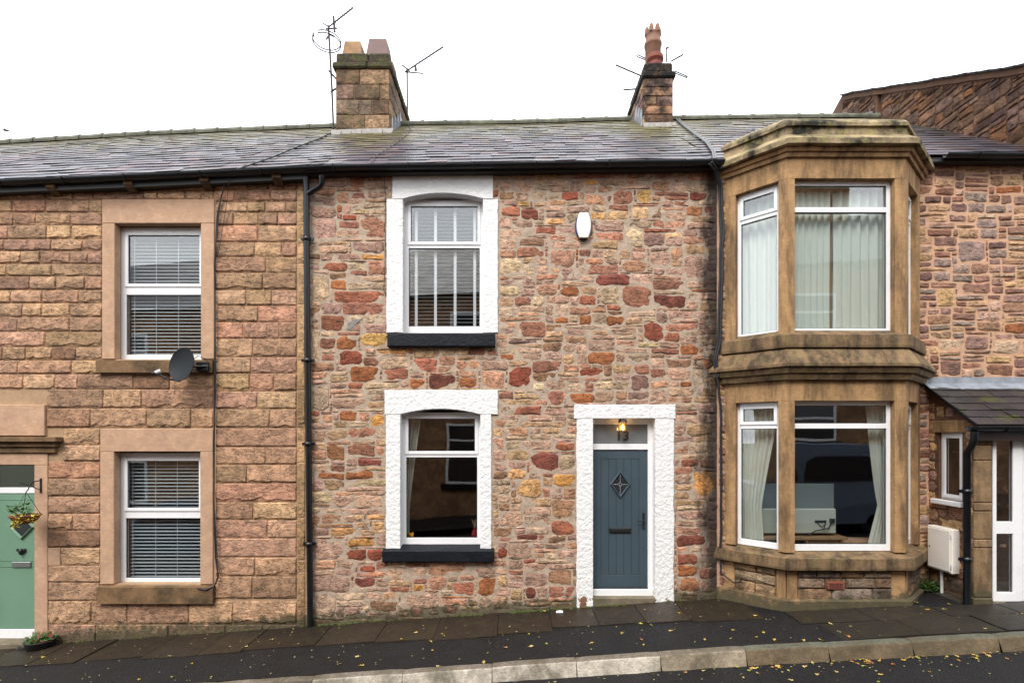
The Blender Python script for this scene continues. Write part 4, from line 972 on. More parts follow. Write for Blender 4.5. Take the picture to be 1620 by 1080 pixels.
me = bpy.data.meshes.new_from_object(to.evaluated_get(bpy.context.evaluated_depsgraph_get())); bpy.data.objects.remove(to)
no = bpy.data.objects.new('house_number', me); me.materials.append(M_gask); link(no, fano, (X(974, DY), DY + .004, Z(696, DY))); no.rotation_euler = (math.radians(90), 0, 0)
dr = MB(); dx0, dx1 = MD[0] + .006, X(1024, DY); dz0, dz1 = Z(929, DY), Z(712, DY)
# leaf of boards inside a flush border, with recessed V grooves
ix0, ix1, iz0, iz1 = X(951, DY), X(1011, DY), Z(908, DY), Z(726, DY)
dr.box(dx0, dx1, DY + .01, DY + .055, dz0, dz1)
dr.box(dx0, ix0 - .004, DY, DY + .012, dz0, dz1, ch=.003); dr.box(ix1 + .004, dx1, DY, DY + .012, dz0, dz1, ch=.003)
dr.box(ix0 - .004, ix1 + .004, DY, DY + .012, iz1 + .004, dz1, ch=.003); dr.box(ix0 - .004, ix1 + .004, DY, DY + .012, dz0, iz0 - .004, ch=.003)
door = dr.build('door', M_door, midh)
for k in range(5):
    a = ix0 + (ix1 - ix0) * k / 5; b = ix0 + (ix1 - ix0) * (k + 1) / 5
    MB().box(a + .002, b - .002, DY + .001, DY + .012, iz0, iz1, ch=.004).build('board', M_door, door)
cx, cz = X(981, DY), Z(766, DY); dm = MB(); ii = diamond_ring(dm, cx, cz, .158, .215, .035, DY - .028, DY + .001); dm.build('diamond_frame', M_door, door)
MB().prism(ii, DY - .004, DY).build('pane', M_gask, door)
ld = MB(); w_, h_ = .115, .16
for a, b in (((cx, cz - h_), (cx, cz - .035)), ((cx, cz + .035), (cx, cz + h_)), ((cx - w_, cz), (cx - .026, cz)), ((cx + .026, cz), (cx + w_, cz)), ((cx, cz - .035), (cx + .026, cz)), ((cx + .026, cz), (cx, cz + .035)), ((cx, cz + .035), (cx - .026, cz)), ((cx - .026, cz), (cx, cz - .035))):
    ld.tube([(a[0], DY - .007, a[1]), (b[0], DY - .007, b[1])], .005, 6)
ld.build('lead_came', M_lead, door)
lp = MB(); lp.box(X(963.5, DY), X(998, DY), DY - .018, DY + .002, Z(842.5, DY), Z(834, DY), ch=.008); lp.box(X(966, DY), X(995.5, DY), DY - .024, DY - .018, Z(841, DY), Z(836, DY), ch=.004); lp.build('letter_plate', M_iron, door)
hm = MB(); hx, hz = X(1018, DY), Z(823, DY); hm.box(hx - .016, hx + .016, DY - .012, DY + .002, Z(837, DY), Z(810, DY), ch=.008)
hm.tube([(hx, DY - .01, hz + .01), (hx, DY - .055, hz + .01), (hx - .02, DY - .06, hz + .01), (hx - .11, DY - .06, hz + .006)], .009, 8); hm.lathe([(0, 0), (.012, 0), (.012, .01), (0, .01)], (hx, DY - .02, hz - .09), 10, mat=Matrix.Rotation(math.radians(90), 3, 'X'))
hm.build('handle', M_iron, door)
MB().box(X(930), X(1040), -.02, .14, gz(1.3) - .1, Z(944.5), ch=.012).build('step', M_step, midh)
# lantern over the door
LY = .02; lx, lz = X(985, LY), Z(676.5, LY)
LS = .85
lan = thing('porch_lantern', 'lit black lantern hanging under the white door lintel', 'lantern', (lx, LY, lz))
lz += .012
b = MB(); b.lathe([(.0, .115), (.05, .115), (.055, .1), (.068, .085), (.07, .075), (.06, .07), (0, .07)], (lx, LY, lz), 6, sm=False); b.build('cap', M_iron, lan)
b = MB()
for k in range(6):
    a = math.pi / 3 * k; b.tube([(lx + .058 * math.cos(a), LY + .058 * math.sin(a), lz + .075), (lx + .046 * math.cos(a), LY + .046 * math.sin(a), lz - .06)], .005, 5)
b.lathe([(0, -.07), (.05, -.07), (.05, -.058), (.045, -.056)], (lx, LY, lz), 6, sm=False); b.build('cage', M_iron, lan)
MB().lathe([(.054, .07), (.045, -.056)], (lx, LY, lz), 6, sm=False).build('glass', M_lampg, lan)
MB().lathe([(0, -.05), (.016, -.045), (.026, -.02), (.024, .01), (.012, .035), (0, .04)], (lx, LY, lz), 12).build('bulb', M_bulb, lan)
pl = bpy.data.lights.new('lantern_glow', 'POINT'); pl.energy = 3.0; pl.color = (1, .6, .28); pl.shadow_soft_size = .03
plo = bpy.data.objects.new('lantern_glow', pl); link(plo, lan, (lx, LY - .0, lz - .02))
# alarm box
ax, az = X(923.5, -.06), Z(357, -.06)
al = thing('alarm_box', 'white burglar alarm box with blue sides on the rubble wall', 'alarm box', (ax, 0, az))
def bulge(w0, w1, h, n=10):
    r = [(w0 + (w1 - w0) * (1 - (2 * i / n - 1) ** 2), -h + 2 * h * i / n) for i in range(n + 1)]
    return [(ax + a, az + b_) for a, b_ in r] + [(ax - a, az + b_) for a, b_ in r[::-1]]
MB().prism(bulge(.065, .125, .175), -.06, .01, ch=.01).build('backplate', M_alb, al); MB().prism(bulge(.062, .105, .185), -.085, -.055, ch=.012).build('cover', M_alw, al)
MB().box(ax - .05, ax + .05, -.07, 0, az - .195, az - .17, ch=.006).build('sounder', M_iron, al)
# roof, gutter, drainpipe
rm = roof(midh, XA, XB); slates(midh, rm, XA, XB); ridge(midh, rm, -2.42, 2.62); gutter(midh, XA - .02, XB - .03); soffit(midh, XA, XB)
px0 = X(485.5, -.07)
pipe(midh, [(px0, -.11, zE(-3) - .1), (px0, -.085, Z(300, -.07)), (px0, -.075, Z(420)), (px0 + .05, -.07, Z(995, -.07))], .043, [(px0 + .002, -.076, Z(378, -.07)), (px0 + .012, -.075, Z(570, -.07)), (px0 + .022, -.073, Z(702, -.07)), (px0 + .035, -.072, Z(860, -.07))])
pipe(midh, [(X(511, -.15), -.2, Z(278, -.2)), (X(511, -.15), -.18, Z(291, -.15)), (X(508, -.1), -.14, Z(297, -.1)), (X(494, -.08), -.1, Z(304, -.08)), (X(487, -.08), -.085, Z(308, -.08))], .04)
MB().tube([(X(611), -.12, Z(283)), (X(610.5), -.035, Z(310)), (X(610), -.032, Z(420)), (X(608), -.03, Z(460)), (X(612), -.03, Z(470))], .005, 5).build('cable', M_cable, midh)
# ---------------- chimneys
def chimney(house, x0, x1, y0, y1, zb, zt, colf, mat, dark, label, rows):
    """stack core of mortar with coursed stones on the front and on one flank, then two cap courses"""
    core = MB(); core.box(x0 + .012, x1 - .012, y0 + .012, y1 - .012, zb - 1.2, zt + .05); ch = core.build('chimney', M_mor_l if not dark else M_mor_g, house, None, label)
    def face(xf, u0, u1):
        h = (zt - zb) / rows
        for k in range(-3 if True else 0, rows):
            q = u0; z0 = zb + k * h
            while q < u1 - .01:
                w = R.uniform(.22, .6)
                if u1 - q - w < .18: w = u1 - q
                ashlar(MB(xf), q, q + w, z0, z0 + h, 0, colf(), .55, .007).build('stone', mat, ch); q += w
    face(lambda u, d, z: (u, y0 + d, z), x0, x1)
    if x0 < 0: face(lambda u, d, z: (x1 - d, u, z), y0 + .0, y1)
    else: face(lambda u, d, z: (x0 + d, y1 + y0 - u, z), y0, y1)
    return ch
CH1 = (X(531, 2.8), X(616, 2.8), 2.8, 4.55)
zt1 = Z(110, 2.8)
c1 = chimney(left, *CH1[:4], Z(206, 2.8), zt1, lambda: tuple(v * .58 for v in pc(R.choice(('tan', 'tan', 'brown', 'beige', 'mauve', 'pink')), .1)[:3]) + (1,), M_chm, False, 'stone chimney stack with square clay pots', 4)
def capring(ch, c, e, z0, z1, mat, bl=.45):
    x0, x1, y0, y1 = c[0] - e, c[1] + e, c[2] - e, c[3] + e; q = x0
    while q < x1 - .01:
        w = R.uniform(bl, bl * 1.6)
        if x1 - q - w < .25: w = x1 - q
        MB().box(q + .003, q + w - .003, y0, y0 + .3, z0, z1, ch=.03).build('cap_stone', mat, ch); q += w
    q = y0 + .303
    while q < y1 - .01:
        w = R.uniform(bl, bl * 1.6)
        if y1 - q - w < .25: w = y1 - q
        MB().box(x0, x1, q + .003, q + w - .003, z0 + .002, z1 - .004, ch=.03).build('cap_stone', mat, ch); q += w
capring(c1, CH1, .06, zt1, Z(97, 2.75), M_chc); capring(c1, CH1, .0, Z(97, 2.75) + .003, Z(83, 2.8), M_chc)
def sqpot(ch, x, y, z, h, wb, wt, mat):
    m = MB(); v = []
    for (w, zz) in ((wb, 0), (wt, h), (wt - .035, h), (wb - .03, .02)):
        v += [(x - w, y - w, z + zz), (x + w, y - w, z + zz), (x + w, y + w, z + zz), (x - w, y + w, z + zz)]
    f = []
    for k in range(3):
        for i in range(4): f.append((k * 4 + i, k * 4 + (i + 1) % 4, k * 4 + 4 + (i + 1) % 4, k * 4 + 4 + i))
    m.add(v, f); m.build('chimney_pot', mat, ch)
zc1 = Z(83, 2.8)
sqpot(c1, X(561.5, 3.1), 3.1, zc1, .33, .2, .16, M_pott); sqpot(c1, X(601, 3.1), 3.1, zc1, .37, .225, .175, M_potm)
sqpot(c1, X(601, 3.1), 3.75, zc1, .38, .2, .16, M_potm); sqpot(c1, X(561, 3.1), 3.75, zc1, .2, .19, .15, M_pott)
fl_ = MB()
for i in range(12):
    a, b_ = CH1[0] - .08 + (CH1[1] - CH1[0] + .16) * i / 12, CH1[0] - .08 + (CH1[1] - CH1[0] + .16) * (i + 1) / 12
    za, zb_ = [roofP(q, (2.8 - YE) / (YR - YE), 0)[2] for q in (a, b_)]
    j = R.uniform(-.02, .02)
    fl_.add([(a, 2.7 + j, za - .07), (b_, 2.7 + j, zb_ - .07), (b_, 2.79, zb_ + .09), (a, 2.79, za + .09)], [(0, 1, 2, 3)])
fl_.build('cement_fillet', M_cem, c1)
for k in range(4):
    y = 2.85 + k * .24; zz = roofP(CH1[1], (y - YE) / (YR - YE))[2]
    MB().add([(CH1[1] + .05, y, zz), (CH1[1] + .05, y + .22, zz + .16), (CH1[1] + .045, y + .05, zz + .34), (CH1[1] + .02, y, zz), (CH1[1] + .02, y + .22, zz + .16), (CH1[1] + .02, y + .05, zz + .34)], [(0, 1, 2), (5, 4, 3), (0, 3, 4, 1), (1, 4, 5, 2), (2, 5, 3, 0)]).build('lead_flashing', M_lead, c1)
CH2 = (X(1019, 2.95), X(1065, 2.95), 2.95, 4.25); zt2 = Z(124, 2.95)
c2 = chimney(midh, *CH2, Z(196, 2.95), zt2, lambda: pc(R.choice(('brown', 'mauve', 'tan', 'dkmauve')), .15), M_chd, True, 'narrow blackened stone chimney stack with round pots', 5)
capring(c2, CH2, .05, zt2, Z(111, 2.9), M_chd, .3); capring(c2, CH2, -.005, Z(111, 2.9) + .003, Z(98, 2.95), M_chd, .3)
zc2 = Z(98, 2.95); p2x = X(1036, 3.15)
m = MB(); m.lathe([(.0, 0), (.15, 0), (.14, .06), (.14, .13), (.175, .15), (.18, .18), (.165, .195), (.175, .21), (.17, .235), (.13, .24), (.1, .2)], (p2x, 3.15, zc2), 18); m.build('chimney_pot', M_terra2, c2)
m = MB(); h0 = .04
m.lathe([(.165, 0), (.165, .74), (.185, .76), (.185, .82), (.165, .84), (.155, .98), (.168, 1.0), (.16, 1.02), (.14, 1.03), (.12, .96)], (X(1034, 3.5), 3.55, zc2), 20)
for k in range(6):
    a = 2 * math.pi * k / 6; cxx, cyy = X(1034, 3.5) + .13 * math.cos(a), 3.55 + .13 * math.sin(a)
    m.lathe([(.052, 0), (.05, .1), (.034, .16), (0, .19)], (cxx, cyy, zc2 + 1.0), 8)
m.build('chimney_pot', M_terra, c2)
for k in range(3):
    y = 3.0 + k * .2; zz = roofP(CH2[0], (y - YE) / (YR - YE))[2]
    MB().add([(CH2[0] - .05, y, zz), (CH2[0] - .05, y + .22, zz + .16), (CH2[0] - .045, y + .03, zz + .38), (CH2[0] - .02, y, zz), (CH2[0] - .02, y + .22, zz + .16), (CH2[0] - .02, y + .03, zz + .38)], [(2, 1, 0), (3, 4, 5), (1, 4, 3, 0), (2, 5, 4, 1), (0, 3, 5, 2)]).build('lead_flashing', M_lead, c2)
fl_ = MB()
for i in range(6):
    a, b_ = CH2[0] - .03 + (CH2[1] - CH2[0] + .08) * i / 6, CH2[0] - .03 + (CH2[1] - CH2[0] + .08) * (i + 1) / 6
    za, zb_ = [roofP(q, (2.95 - YE) / (YR - YE), 0)[2] for q in (a, b_)]; j = R.uniform(-.02, .02)
    fl_.add([(a, 2.85 + j, za - .07), (b_, 2.85 + j, zb_ - .07), (b_, 2.94, zb_ + .08), (a, 2.94, za + .08)], [(0, 1, 2, 3)])
fl_.build('cement_fillet', M_cem, c2)

# ================================================================== RIGHT HOUSE (two storey stone bay)
rh = thing('stone_house', 'rubble stone house with two storey canted bay window in ochre sandstone', 'house', (5.5, 0, gz(5.5)))
BP = [(3.10, 0), (3.70, -.6), (5.31, -.6), (5.98, 0)]
zf = lambda py, off=0.0: CZ + (PY - py) / F * (D - .6 - off)
RHO = [(3.36, 5.72, zf(870), zf(640)), (3.36, 5.72, zf(523), zf(288)), (6.5, 7.4, gz(6.8), Z(670))]
wr_ = wall_slab('wall', M_mor_r, rh, XB, XR1 + .8, lambda x: gz(x) - .4, lambda x: zE(x) - .03, RHO, .002, .3)
def rblock(u, z):
    return (3.2 < u < 5.88 and z < zf(240)) or z > zE(u) - .07
PRE = []
pre(1450, 250, 3.088, [(378, 135, 510, 180, 'rust'), (85, 143, 180, 185, 'brownred'), (195, 408, 330, 515, 'greymauve'), (95, 640, 190, 725, 'ochre'), (203, 610, 370, 665, 'redmauve'), (230, 865, 358, 940, 'mauve'), (362, 885, 520, 955, 'beige'), (45, 350, 168, 390, 'brownred'),
    (80, 390, 205, 435, 'dkmauve'), (300, 350, 395, 400, 'greymauve'), (235, 170, 350, 215, 'grey'), (340, 225, 440, 270, 'greymauve'), (405, 705, 525, 760, 'brown'), (285, 795, 405, 850, 'brown'), (118, 985, 215, 1065, 'dkmauve'), (340, 1010, 465, 1065, 'brownred'), (427, 805, 525, 860, 'rust'), (30, 190, 130, 230, 'dkmauve'), (45, 228, 168, 262, 'tan'), (150, 275, 250, 315, 'mauve')])
rubble(wr_, facing(), XB + .02, XR1 + .8, gz(6) - .35, 6.75, .045, .03, rblock, lambda u, z: pc(R.choices(('mauve', 'greymauve', 'redmauve', 'tan', 'brownred', 'grey', 'beige', 'ochre', 'dkmauve', 'brown', 'pink'), (6, 4, 4, 4, 3, 2, 3, 3, 2, 2, 2))[0]), M_rub2, presets=PRE, wr=(4, 10), hr=(3, 5), g=.012, relief=.022, limit=200, seen=lambda u, z: u < 7.5, mmat=M_mor_r, md=-.001, ma=.007, inhole=lambda u, z: z > zE(u) - .05 or any(h[0] - .04 < u < h[1] + .04 and h[2] - .04 < z < h[3] + .04 for h in RHO))
def plan(off):
    """bay outline pushed out by off, mitred, meeting the wall plane"""
    L = []
    for (a, b) in zip(BP[:-1], BP[1:]):
        d = Vector((b[0] - a[0], b[1] - a[1])).normalized(); nn = Vector((d.y, -d.x)); L.append((Vector(a) + nn * off, d))
    def inter(p, d, q, e):
        den = d.x * e.y - d.y * e.x; t = ((q.x - p.x) * e.y - (q.y - p.y) * e.x) / den; return p + d * t
    W = (Vector((0, .0)), Vector((1, 0)))
    pts = [inter(*L[0], *W), inter(*L[0], *L[1]), inter(*L[1], *L[2]), inter(*L[2], *W)]
    return [(p.x, p.y) for p in pts]
def sweep(name, prof, mat, parent, wobble=.004, seg=7):
    """moulding run round the bay: prof = [(offset, z)] from bottom to top"""
    m = MB(); vs = []; K = None
    for off, z in prof:
        P = plan(off); ring = []
        for (a, b) in zip(P[:-1], P[1:]):
            for i in range(seg): ring.append((a[0] + (b[0] - a[0]) * i / seg, a[1] + (b[1] - a[1]) * i / seg))
        ring.append(P[-1]); K = len(ring)
        for (x, y) in ring: vs.append((x + wobble * nz(x * 5, z * 9, 1), y + wobble * nz(x * 5, z * 9, 4), z + wobble * nz(x * 4, y * 4, z)))
    fs = [(j * K + i, j * K + i + 1, (j + 1) * K + i + 1, (j + 1) * K + i) for j in range(len(prof) - 1) for i in range(K - 1)]
    fs += [tuple(range(K))[::-1], tuple((len(prof) - 1) * K + i for i in range(K))]
    m.add(vs, fs); return m.build(name, mat, parent)
bay = thing('dummy', '', '', (0, 0, 0)) if False else None
core = MB()
for (z0, z1) in ((gz(4) - .3, zf(874)), (zf(634), zf(527)), (zf(282), zf(196))):
    P = plan(-.14); core.add([(x, y, z0) for x, y in P] + [(x, y, z1) for x, y in P], [(3, 2, 1, 0), (4, 5, 6, 7)] + [(i, (i + 1) % 4, 4 + (i + 1) % 4, 4 + i) for i in range(4)])
bay = core.build('bay', M_mor_r, rh, None, 'two storey canted stone bay')
z_ = zf
sweep('plinth', [(.07, gz(4) - .3), (.07, z_(951, .07)), (.015, z_(947, .02))], M_bayd, bay, .008)
sweep('sill', [(.0, z_(903)), (.1, z_(902, .1)), (.105, z_(898, .1)), (.1, z_(884, .1)), (-.1, z_(871, -.1))], M_bayd, bay, .006)
sweep('lower_frieze', [(-.14, z_(634)), (.0, z_(633.5)), (.0, z_(600))], M_bay, bay, .003)
sweep('string_course', [(.0, z_(602)), (.055, z_(600, .05)), (.075, z_(594, .07)), (.07, z_(591, .07)), (.11, z_(589, .11)), (.13, z_(583, .13)), (.12, z_(580.5, .12)), (.165, z_(578.5, .16)), (.165, z_(574, .16)), (.03, z_(552, .03)), (.0, z_(551))], M_bayd, bay, .004)
sweep('upper_sill', [(.0, z_(551.2)), (.055, z_(549, .05)), (.06, z_(545, .06)), (.055, z_(529, .06)), (-.1, z_(522, -.1))], M_bayd, bay, .005)
sweep('upper_frieze', [(-.14, z_(282.5)), (.0, z_(282)), (.0, z_(246))], M_bay, bay, .003)
sweep('cornice', [(.0, z_(249.5)), (.035, z_(248, .03)), (.045, z_(243, .04)), (.04, z_(241, .04)), (.07, z_(238.5, .07)), (.085, z_(233, .08)), (.08, z_(231, .08))], M_bay, bay, .004)
sweep('cornice', [(.08, z_(231.2, .08)), (.12, z_(229.5, .12)), (.15, z_(226, .15)), (.155, z_(218, .15)), (.04, z_(214, .04)), (.0, z_(213))], M_bayt, bay, .006)
sweep('parapet', [(.0, z_(214)), (.0, z_(200)), (.03, z_(198.5, .03)), (.03, z_(193, .03)), (.0, z_(190)), (-.25, z_(189, -.25))], M_bayt, bay, .006)
facets = []
for (a, b) in zip(BP[:-1], BP[1:]):
    d = Vector((b[0] - a[0], b[1] - a[1])); Lf = d.length; d.normalize(); nn = Vector((-d.y, d.x))   # inward
    facets.append((lambda u, dp, z, a=a, d=d, nn=nn: (a[0] + d.x * u + nn.x * dp, a[1] + d.y * u + nn.y * dp, z), Lf))
ops = [(.17, .745), (.112, 1.46), (.15, .74)]
for fi, ((xf, Lf), (o0, o1)) in enumerate(zip(facets, ops)):
    for (zb, zt, tr, sb) in ((z_(871.5), z_(633.8), z_(673.5), .03), (z_(525), z_(282.3), z_(327.5), .02)):
        # stone mullions / jambs: chamfered posts
        e0 = .005 if fi == 0 else .0; s0, s1 = (0 if fi == 0 else .0), (Lf)
        ma = MB(xf); ma.box(s0 + (.0 if fi == 0 else .055), o0, -.0, .17, zb - .02, zt, ch=.0025); ma.build('jamb', M_bay, bay)
        ma = MB(xf); ma.box(o1, Lf - (.055 if fi < 2 else 0), -.0, .17, zb - .02, zt, ch=.0025); ma.build('jamb', M_bay, bay)
        window(rh, xf, o0 - .01, o1 + .01, zb - .015, zt, .085, [tr], fw=.058, sash_in=(1,) if fi != 1 else (), transom=.07, sill_bar=sb)
# corner posts
for q in (1, 2):
    for (zb, zt) in ((z_(871.5) - .02, z_(633.8)), (z_(525) - .02, z_(282.3))):
        P0 = BP[q]; dA = (Vector(BP[q - 1]) - Vector(P0)).normalized(); dB = (Vector(BP[q + 1]) - Vector(P0)).normalized(); inn = (dA + dB).normalized() if (dA + dB).length > 1e-6 else Vector((0, 1))
        c_ = Vector(P0); pts = [c_ + dB * .0545, c_ + dB * .0545 + Vector((-dB.y, dB.x)) * .15, c_ + dA * .0545 + Vector((dA.y, -dA.x)) * .15, c_ + dA * .0545, c_ + dA * .012, c_ + dB * .012]
        m = MB(); n = len(pts); m.add([(p.x, p.y, zb) for p in pts] + [(p.x, p.y, zt) for p in pts], [tuple(range(n))[::-1], tuple(range(n, 2 * n))] + [(i, (i + 1) % n, n + (i + 1) % n, n + i) for i in range(n)])
        m.f = [f[::-1] for f in m.f] if q in (1, 2) and False else m.f
        m.build('mullion', M_bay, bay)
# dado stones under the lower sill
zb, zt = z_(948), z_(902.5)
for fi, (xf, Lf) in enumerate(facets):
    e = (.16, .13) if fi == 0 else ((.15, .2) if fi == 1 else (.13, .16))
    MB(xf).box(.012 if fi else .0, e[0], -.004, .1, zb - .03, zt, ch=.008).build('pilaster_stone', M_bay, bay)
    MB(xf).box(Lf - e[1], Lf - (.012 if fi < 2 else 0), -.004, .1, zb - .03, zt, ch=.008).build('pilaster_stone', M_bay, bay)
    hs = [zb - .03, zb + .15, zb + .29, zt]
    MB(xf).box(e[0] + .002, Lf - e[1] - .002, .012, .12, zb - .03, zt).build('dado_mortar', M_mor_g, bay)
    for (a, b_) in zip(hs[:-1], hs[1:]):
        q = e[0]
        while q < Lf - e[1] - .01:
            w = R.uniform(.25, .55)
            if Lf - e[1] - q - w < .2: w = Lf - e[1] - q
            ashlar(MB(xf), q, q + w, a, b_, 0, tuple(v * .75 for v in pc(R.choice(('beige', 'tan', 'tan', 'grey')), .1)[:3]) + (1,), .9, .006).build('stone', M_rfb, bay); q += w
ab = MB(); abx, abz = X(1320, -.6), z_(925.5, .03)
ab.box(abx - .115, abx + .115, -.645, -.6, abz - .05, abz + .05, ch=.005); abo = ab.build('airbrick', M_airb, bay)
for r_ in range(2):
    for k in range(8): MB().box(abx - .088 + k * .0225, abx - .075 + k * .0225, -.647, -.64, abz - .032 + r_ * .034, abz - .006 + r_ * .034).build('slot', M_dark, abo)
# rooms, curtains and the television behind the bay
room(rh, XB + .12, XR1 + .6, gz(5) + .05, 6.35, zf(580), M_room)
curtain('full pale net curtain across the upper front bay window left half', facing(-.44), 3.8, 4.42, z_(545), z_(292), .06, 7, .02, M_net, group=None)
curtain('full pale net curtain across the upper front bay window right half', facing(-.44), 4.46, 5.22, z_(545), z_(292), .06, 6, .025, M_net)
curtain('narrow brown stained curtain edge between the two net curtains', facing(-.44), 4.385, 4.475, z_(545), z_(290), .1, 2, .012, M_curtb)
curtain('pale net curtain in the upper left cant of the bay', facets[0][0], .1, .8, z_(545), z_(292), .24, 6, .02, M_net)
curtain('pale net curtain in the upper right cant of the bay', facets[2][0], .1, .8, z_(545), z_(292), .24, 6, .02, M_net)
curtain('cream curtain tied back in the lower left cant of the bay', facets[0][0], .1, .8, z_(885), z_(636), .24, 8, .022, M_curt, lambda t: (.1, .45 + .38 * abs(t - .3) ** 1.1 if t > .3 else .45 + .12 * (.3 - t)))
curtain('cream curtain tied back at the right of the lower front bay window', facing(-.44), 4.95, 5.3, z_(885), z_(636), .1, 6, .022, M_curt, lambda t: (5.28 - (.16 + .26 * max(0, t - .33) ** .8 if t > .33 else .16 + .55 * (.33 - t)), 5.3))
curtain('cream curtain in the lower right cant of the bay', facets[2][0], .15, .6, z_(885), z_(636), .26, 5, .02, M_curt)
TY = .0
tvx0, tvx1 = X(1190, TY), X(1322, TY)
tv = thing('television', 'television standing back to the window with pale casing and cables', 'television', ((tvx0 + tvx1) / 2, TY, Z(843, TY)))
MB().box(tvx0, tvx1, TY + .03, TY + .06, Z(843, TY), Z(765, TY), ch=.01).build('upper_panel', M_tvd, tv); MB().box(tvx0 + .01, tvx1 - .008, TY - .03, TY + .03, Z(843, TY), Z(804, TY), ch=.012).build('rear_casing', M_tv, tv)
MB().box(X(1287, TY), X(1305, TY), TY - .036, TY - .028, Z(826, TY), Z(822, TY)).build('socket_strip', M_iron, tv); MB().box(X(1310, TY), X(1317, TY), TY - .06, TY - .028, Z(826, TY), Z(819, TY)).build('plug', M_iron, tv)
MB().tube([(X(1313, TY), TY - .05, Z(824, TY)), (X(1306, TY), TY - .07, Z(834, TY)), (X(1285, TY), TY - .07, Z(838, TY)), (X(1272, TY), TY - .06, Z(848, TY)), (X(1264, TY), TY - .05, Z(858, TY))], .009, 6).build('cable', M_cable, tv)
MB().tube([(X(1290, TY), TY - .03, Z(825, TY)), (X(1297, TY), TY - .05, Z(832, TY)), (X(1304, TY), TY - .04, Z(826, TY)), (X(1300, TY), TY - .05, Z(835, TY))], .006, 6).build('cable', M_cable, tv)
MB().box((tvx0 + tvx1) / 2 - .2, (tvx0 + tvx1) / 2 + .2, TY - .02, TY + .12, Z(843, TY) - .03, Z(843, TY) - .002).build('foot', M_iron, tv)
cab = thing('tv_cabinet', 'light wood cabinet under the television in the bay', 'cabinet', (X(1250, .1), .1, Z(880, .1)))
zc = Z(843, TY) - .032
MB().box(X(1200, TY), X(1332, TY), TY - .14, TY + .3, zc - .04, zc, ch=.004).build('top', M_wood, cab)
for xx in (X(1204, TY), X(1268, TY), X(1322, TY)): MB().box(xx, xx + .03, TY - .12, TY + .28, zc - .6, zc - .042).build('side_panel', M_wood, cab)
MB().box(X(1273, TY), X(1321, TY), TY - .1, TY - .08, zc - .55, zc - .05).build('drawer_front', M_wood, cab)
# roof of the right house
rr = roof(rh, XB, XR1 + .02); slates(rh, rr, XB, XR1 - .01); ridge(rh, rr, 3.27, XR1 - .01)
gutter(rh, XB + .02, BP[0][0] - .16); gutter(rh, BP[3][0] + .2, XR1 + .6); soffit(rh, XB, XR1 + .6)
# cables down the boundary and over the roof
def wav(pts, a=.012):
    out = []
    for i in range(len(pts) - 1):
        for k in range(4):
            t = k / 4; p = Vector(pts[i]).lerp(Vector(pts[i + 1]), t); out.append((p.x + a * nz(p.z * 5, i, pts[0][0]), p.y, p.z))
    return out + [pts[-1]]
base = [(X(1122, -.2), -.24, Z(263, -.2)), (X(1132, -.1), -.13, Z(276, -.1)), (X(1138), -.05, Z(300)), (X(1140), -.045, Z(380)), (X(1138), -.05, Z(460)), (X(1136), -.045, Z(540)), (X(1130), -.05, Z(575)), (X(1132), -.06, Z(600)), (X(1138.5), -.045, Z(640)), (X(1139), -.04, Z(740)), (X(1139), -.045, Z(840)), (X(1136.5), -.05, Z(885))]
for k, (dx, r_) in enumerate(((0, .018), (-.022, .014), (.02, .012), (.008, .016))):
    MB().tube(wav([(p[0] + dx, p[1] - .006 * k, p[2] + .01 * k) for p in base[:(12 if k == 0 else 8)]], .012 + .006 * k), r_, 7).build('cable', M_cable, rh)
MB().tube(wav([(X(1137), -.05, Z(880)), (X(1138.5), -.05, Z(905)), (X(1148), -.1, Z(912)), (X(1160, -.2), -.2, Z(921, -.2)), (X(1170, -.25), -.26, Z(920, -.25)), (X(1174, -.28), -.28, Z(913, -.28))], .006), .011, 6).build('cable', M_cable, rh)
MB().tube([(X(1112) + .13 * math.cos(a) , -.035, Z(572) + .075 * math.sin(a)) for a in [k * math.pi * 2 / 20 for k in range(20)]], .006, 5).build('cable', M_cable, midh)
for k in range(2):
    pts = []
    for (u, px) in ((1.0, 1068 + 4 * k), (.75, 1080 + 3 * k), (.5, 1098 + 3 * k), (.3, 1116 + 3 * k), (.12, 1126 + 3 * k), (.0, 1128 + 3 * k)):
        y = YE + (YR - YE) * u; x = X(px, y); q = roofP(x, u, .045); pts.append(q)
    MB().tube(pts, .014, 6).build('roof_cable', M_cableg, midh)
pts = []
for (u, px) in ((.78, 527), (.6, 505), (.4, 470), (.2, 432), (.05, 390), (0, 375)):
    y = YE + (YR - YE) * u; pts.append(roofP(X(px, y), u, .035))
MB().tube(pts, .012, 6).build('roof_cable', M_cable, left)
pts = []
for (u, px) in ((1, 646), (.8, 650), (.6, 641), (.35, 620), (.15, 595), (0, 585)):
    y = YE + (YR - YE) * u; pts.append(roofP(X(px, y), u, .035))
MB().tube(pts, .006, 6).build('roof_cable', M_cable, midh)

# ================================================================== PORCH
PXW = 6.11; PD = -.74; PZE = 2.72
po = thing('porch', 'lean to stone porch with mossy slate roof and white glazed door', 'porch', (7, -.4, gz(6.8)))
pw = MB(); wy0, wy1, wz0, wz1 = -.56, -.16, Z(790, -.3), Z(684, -.3)
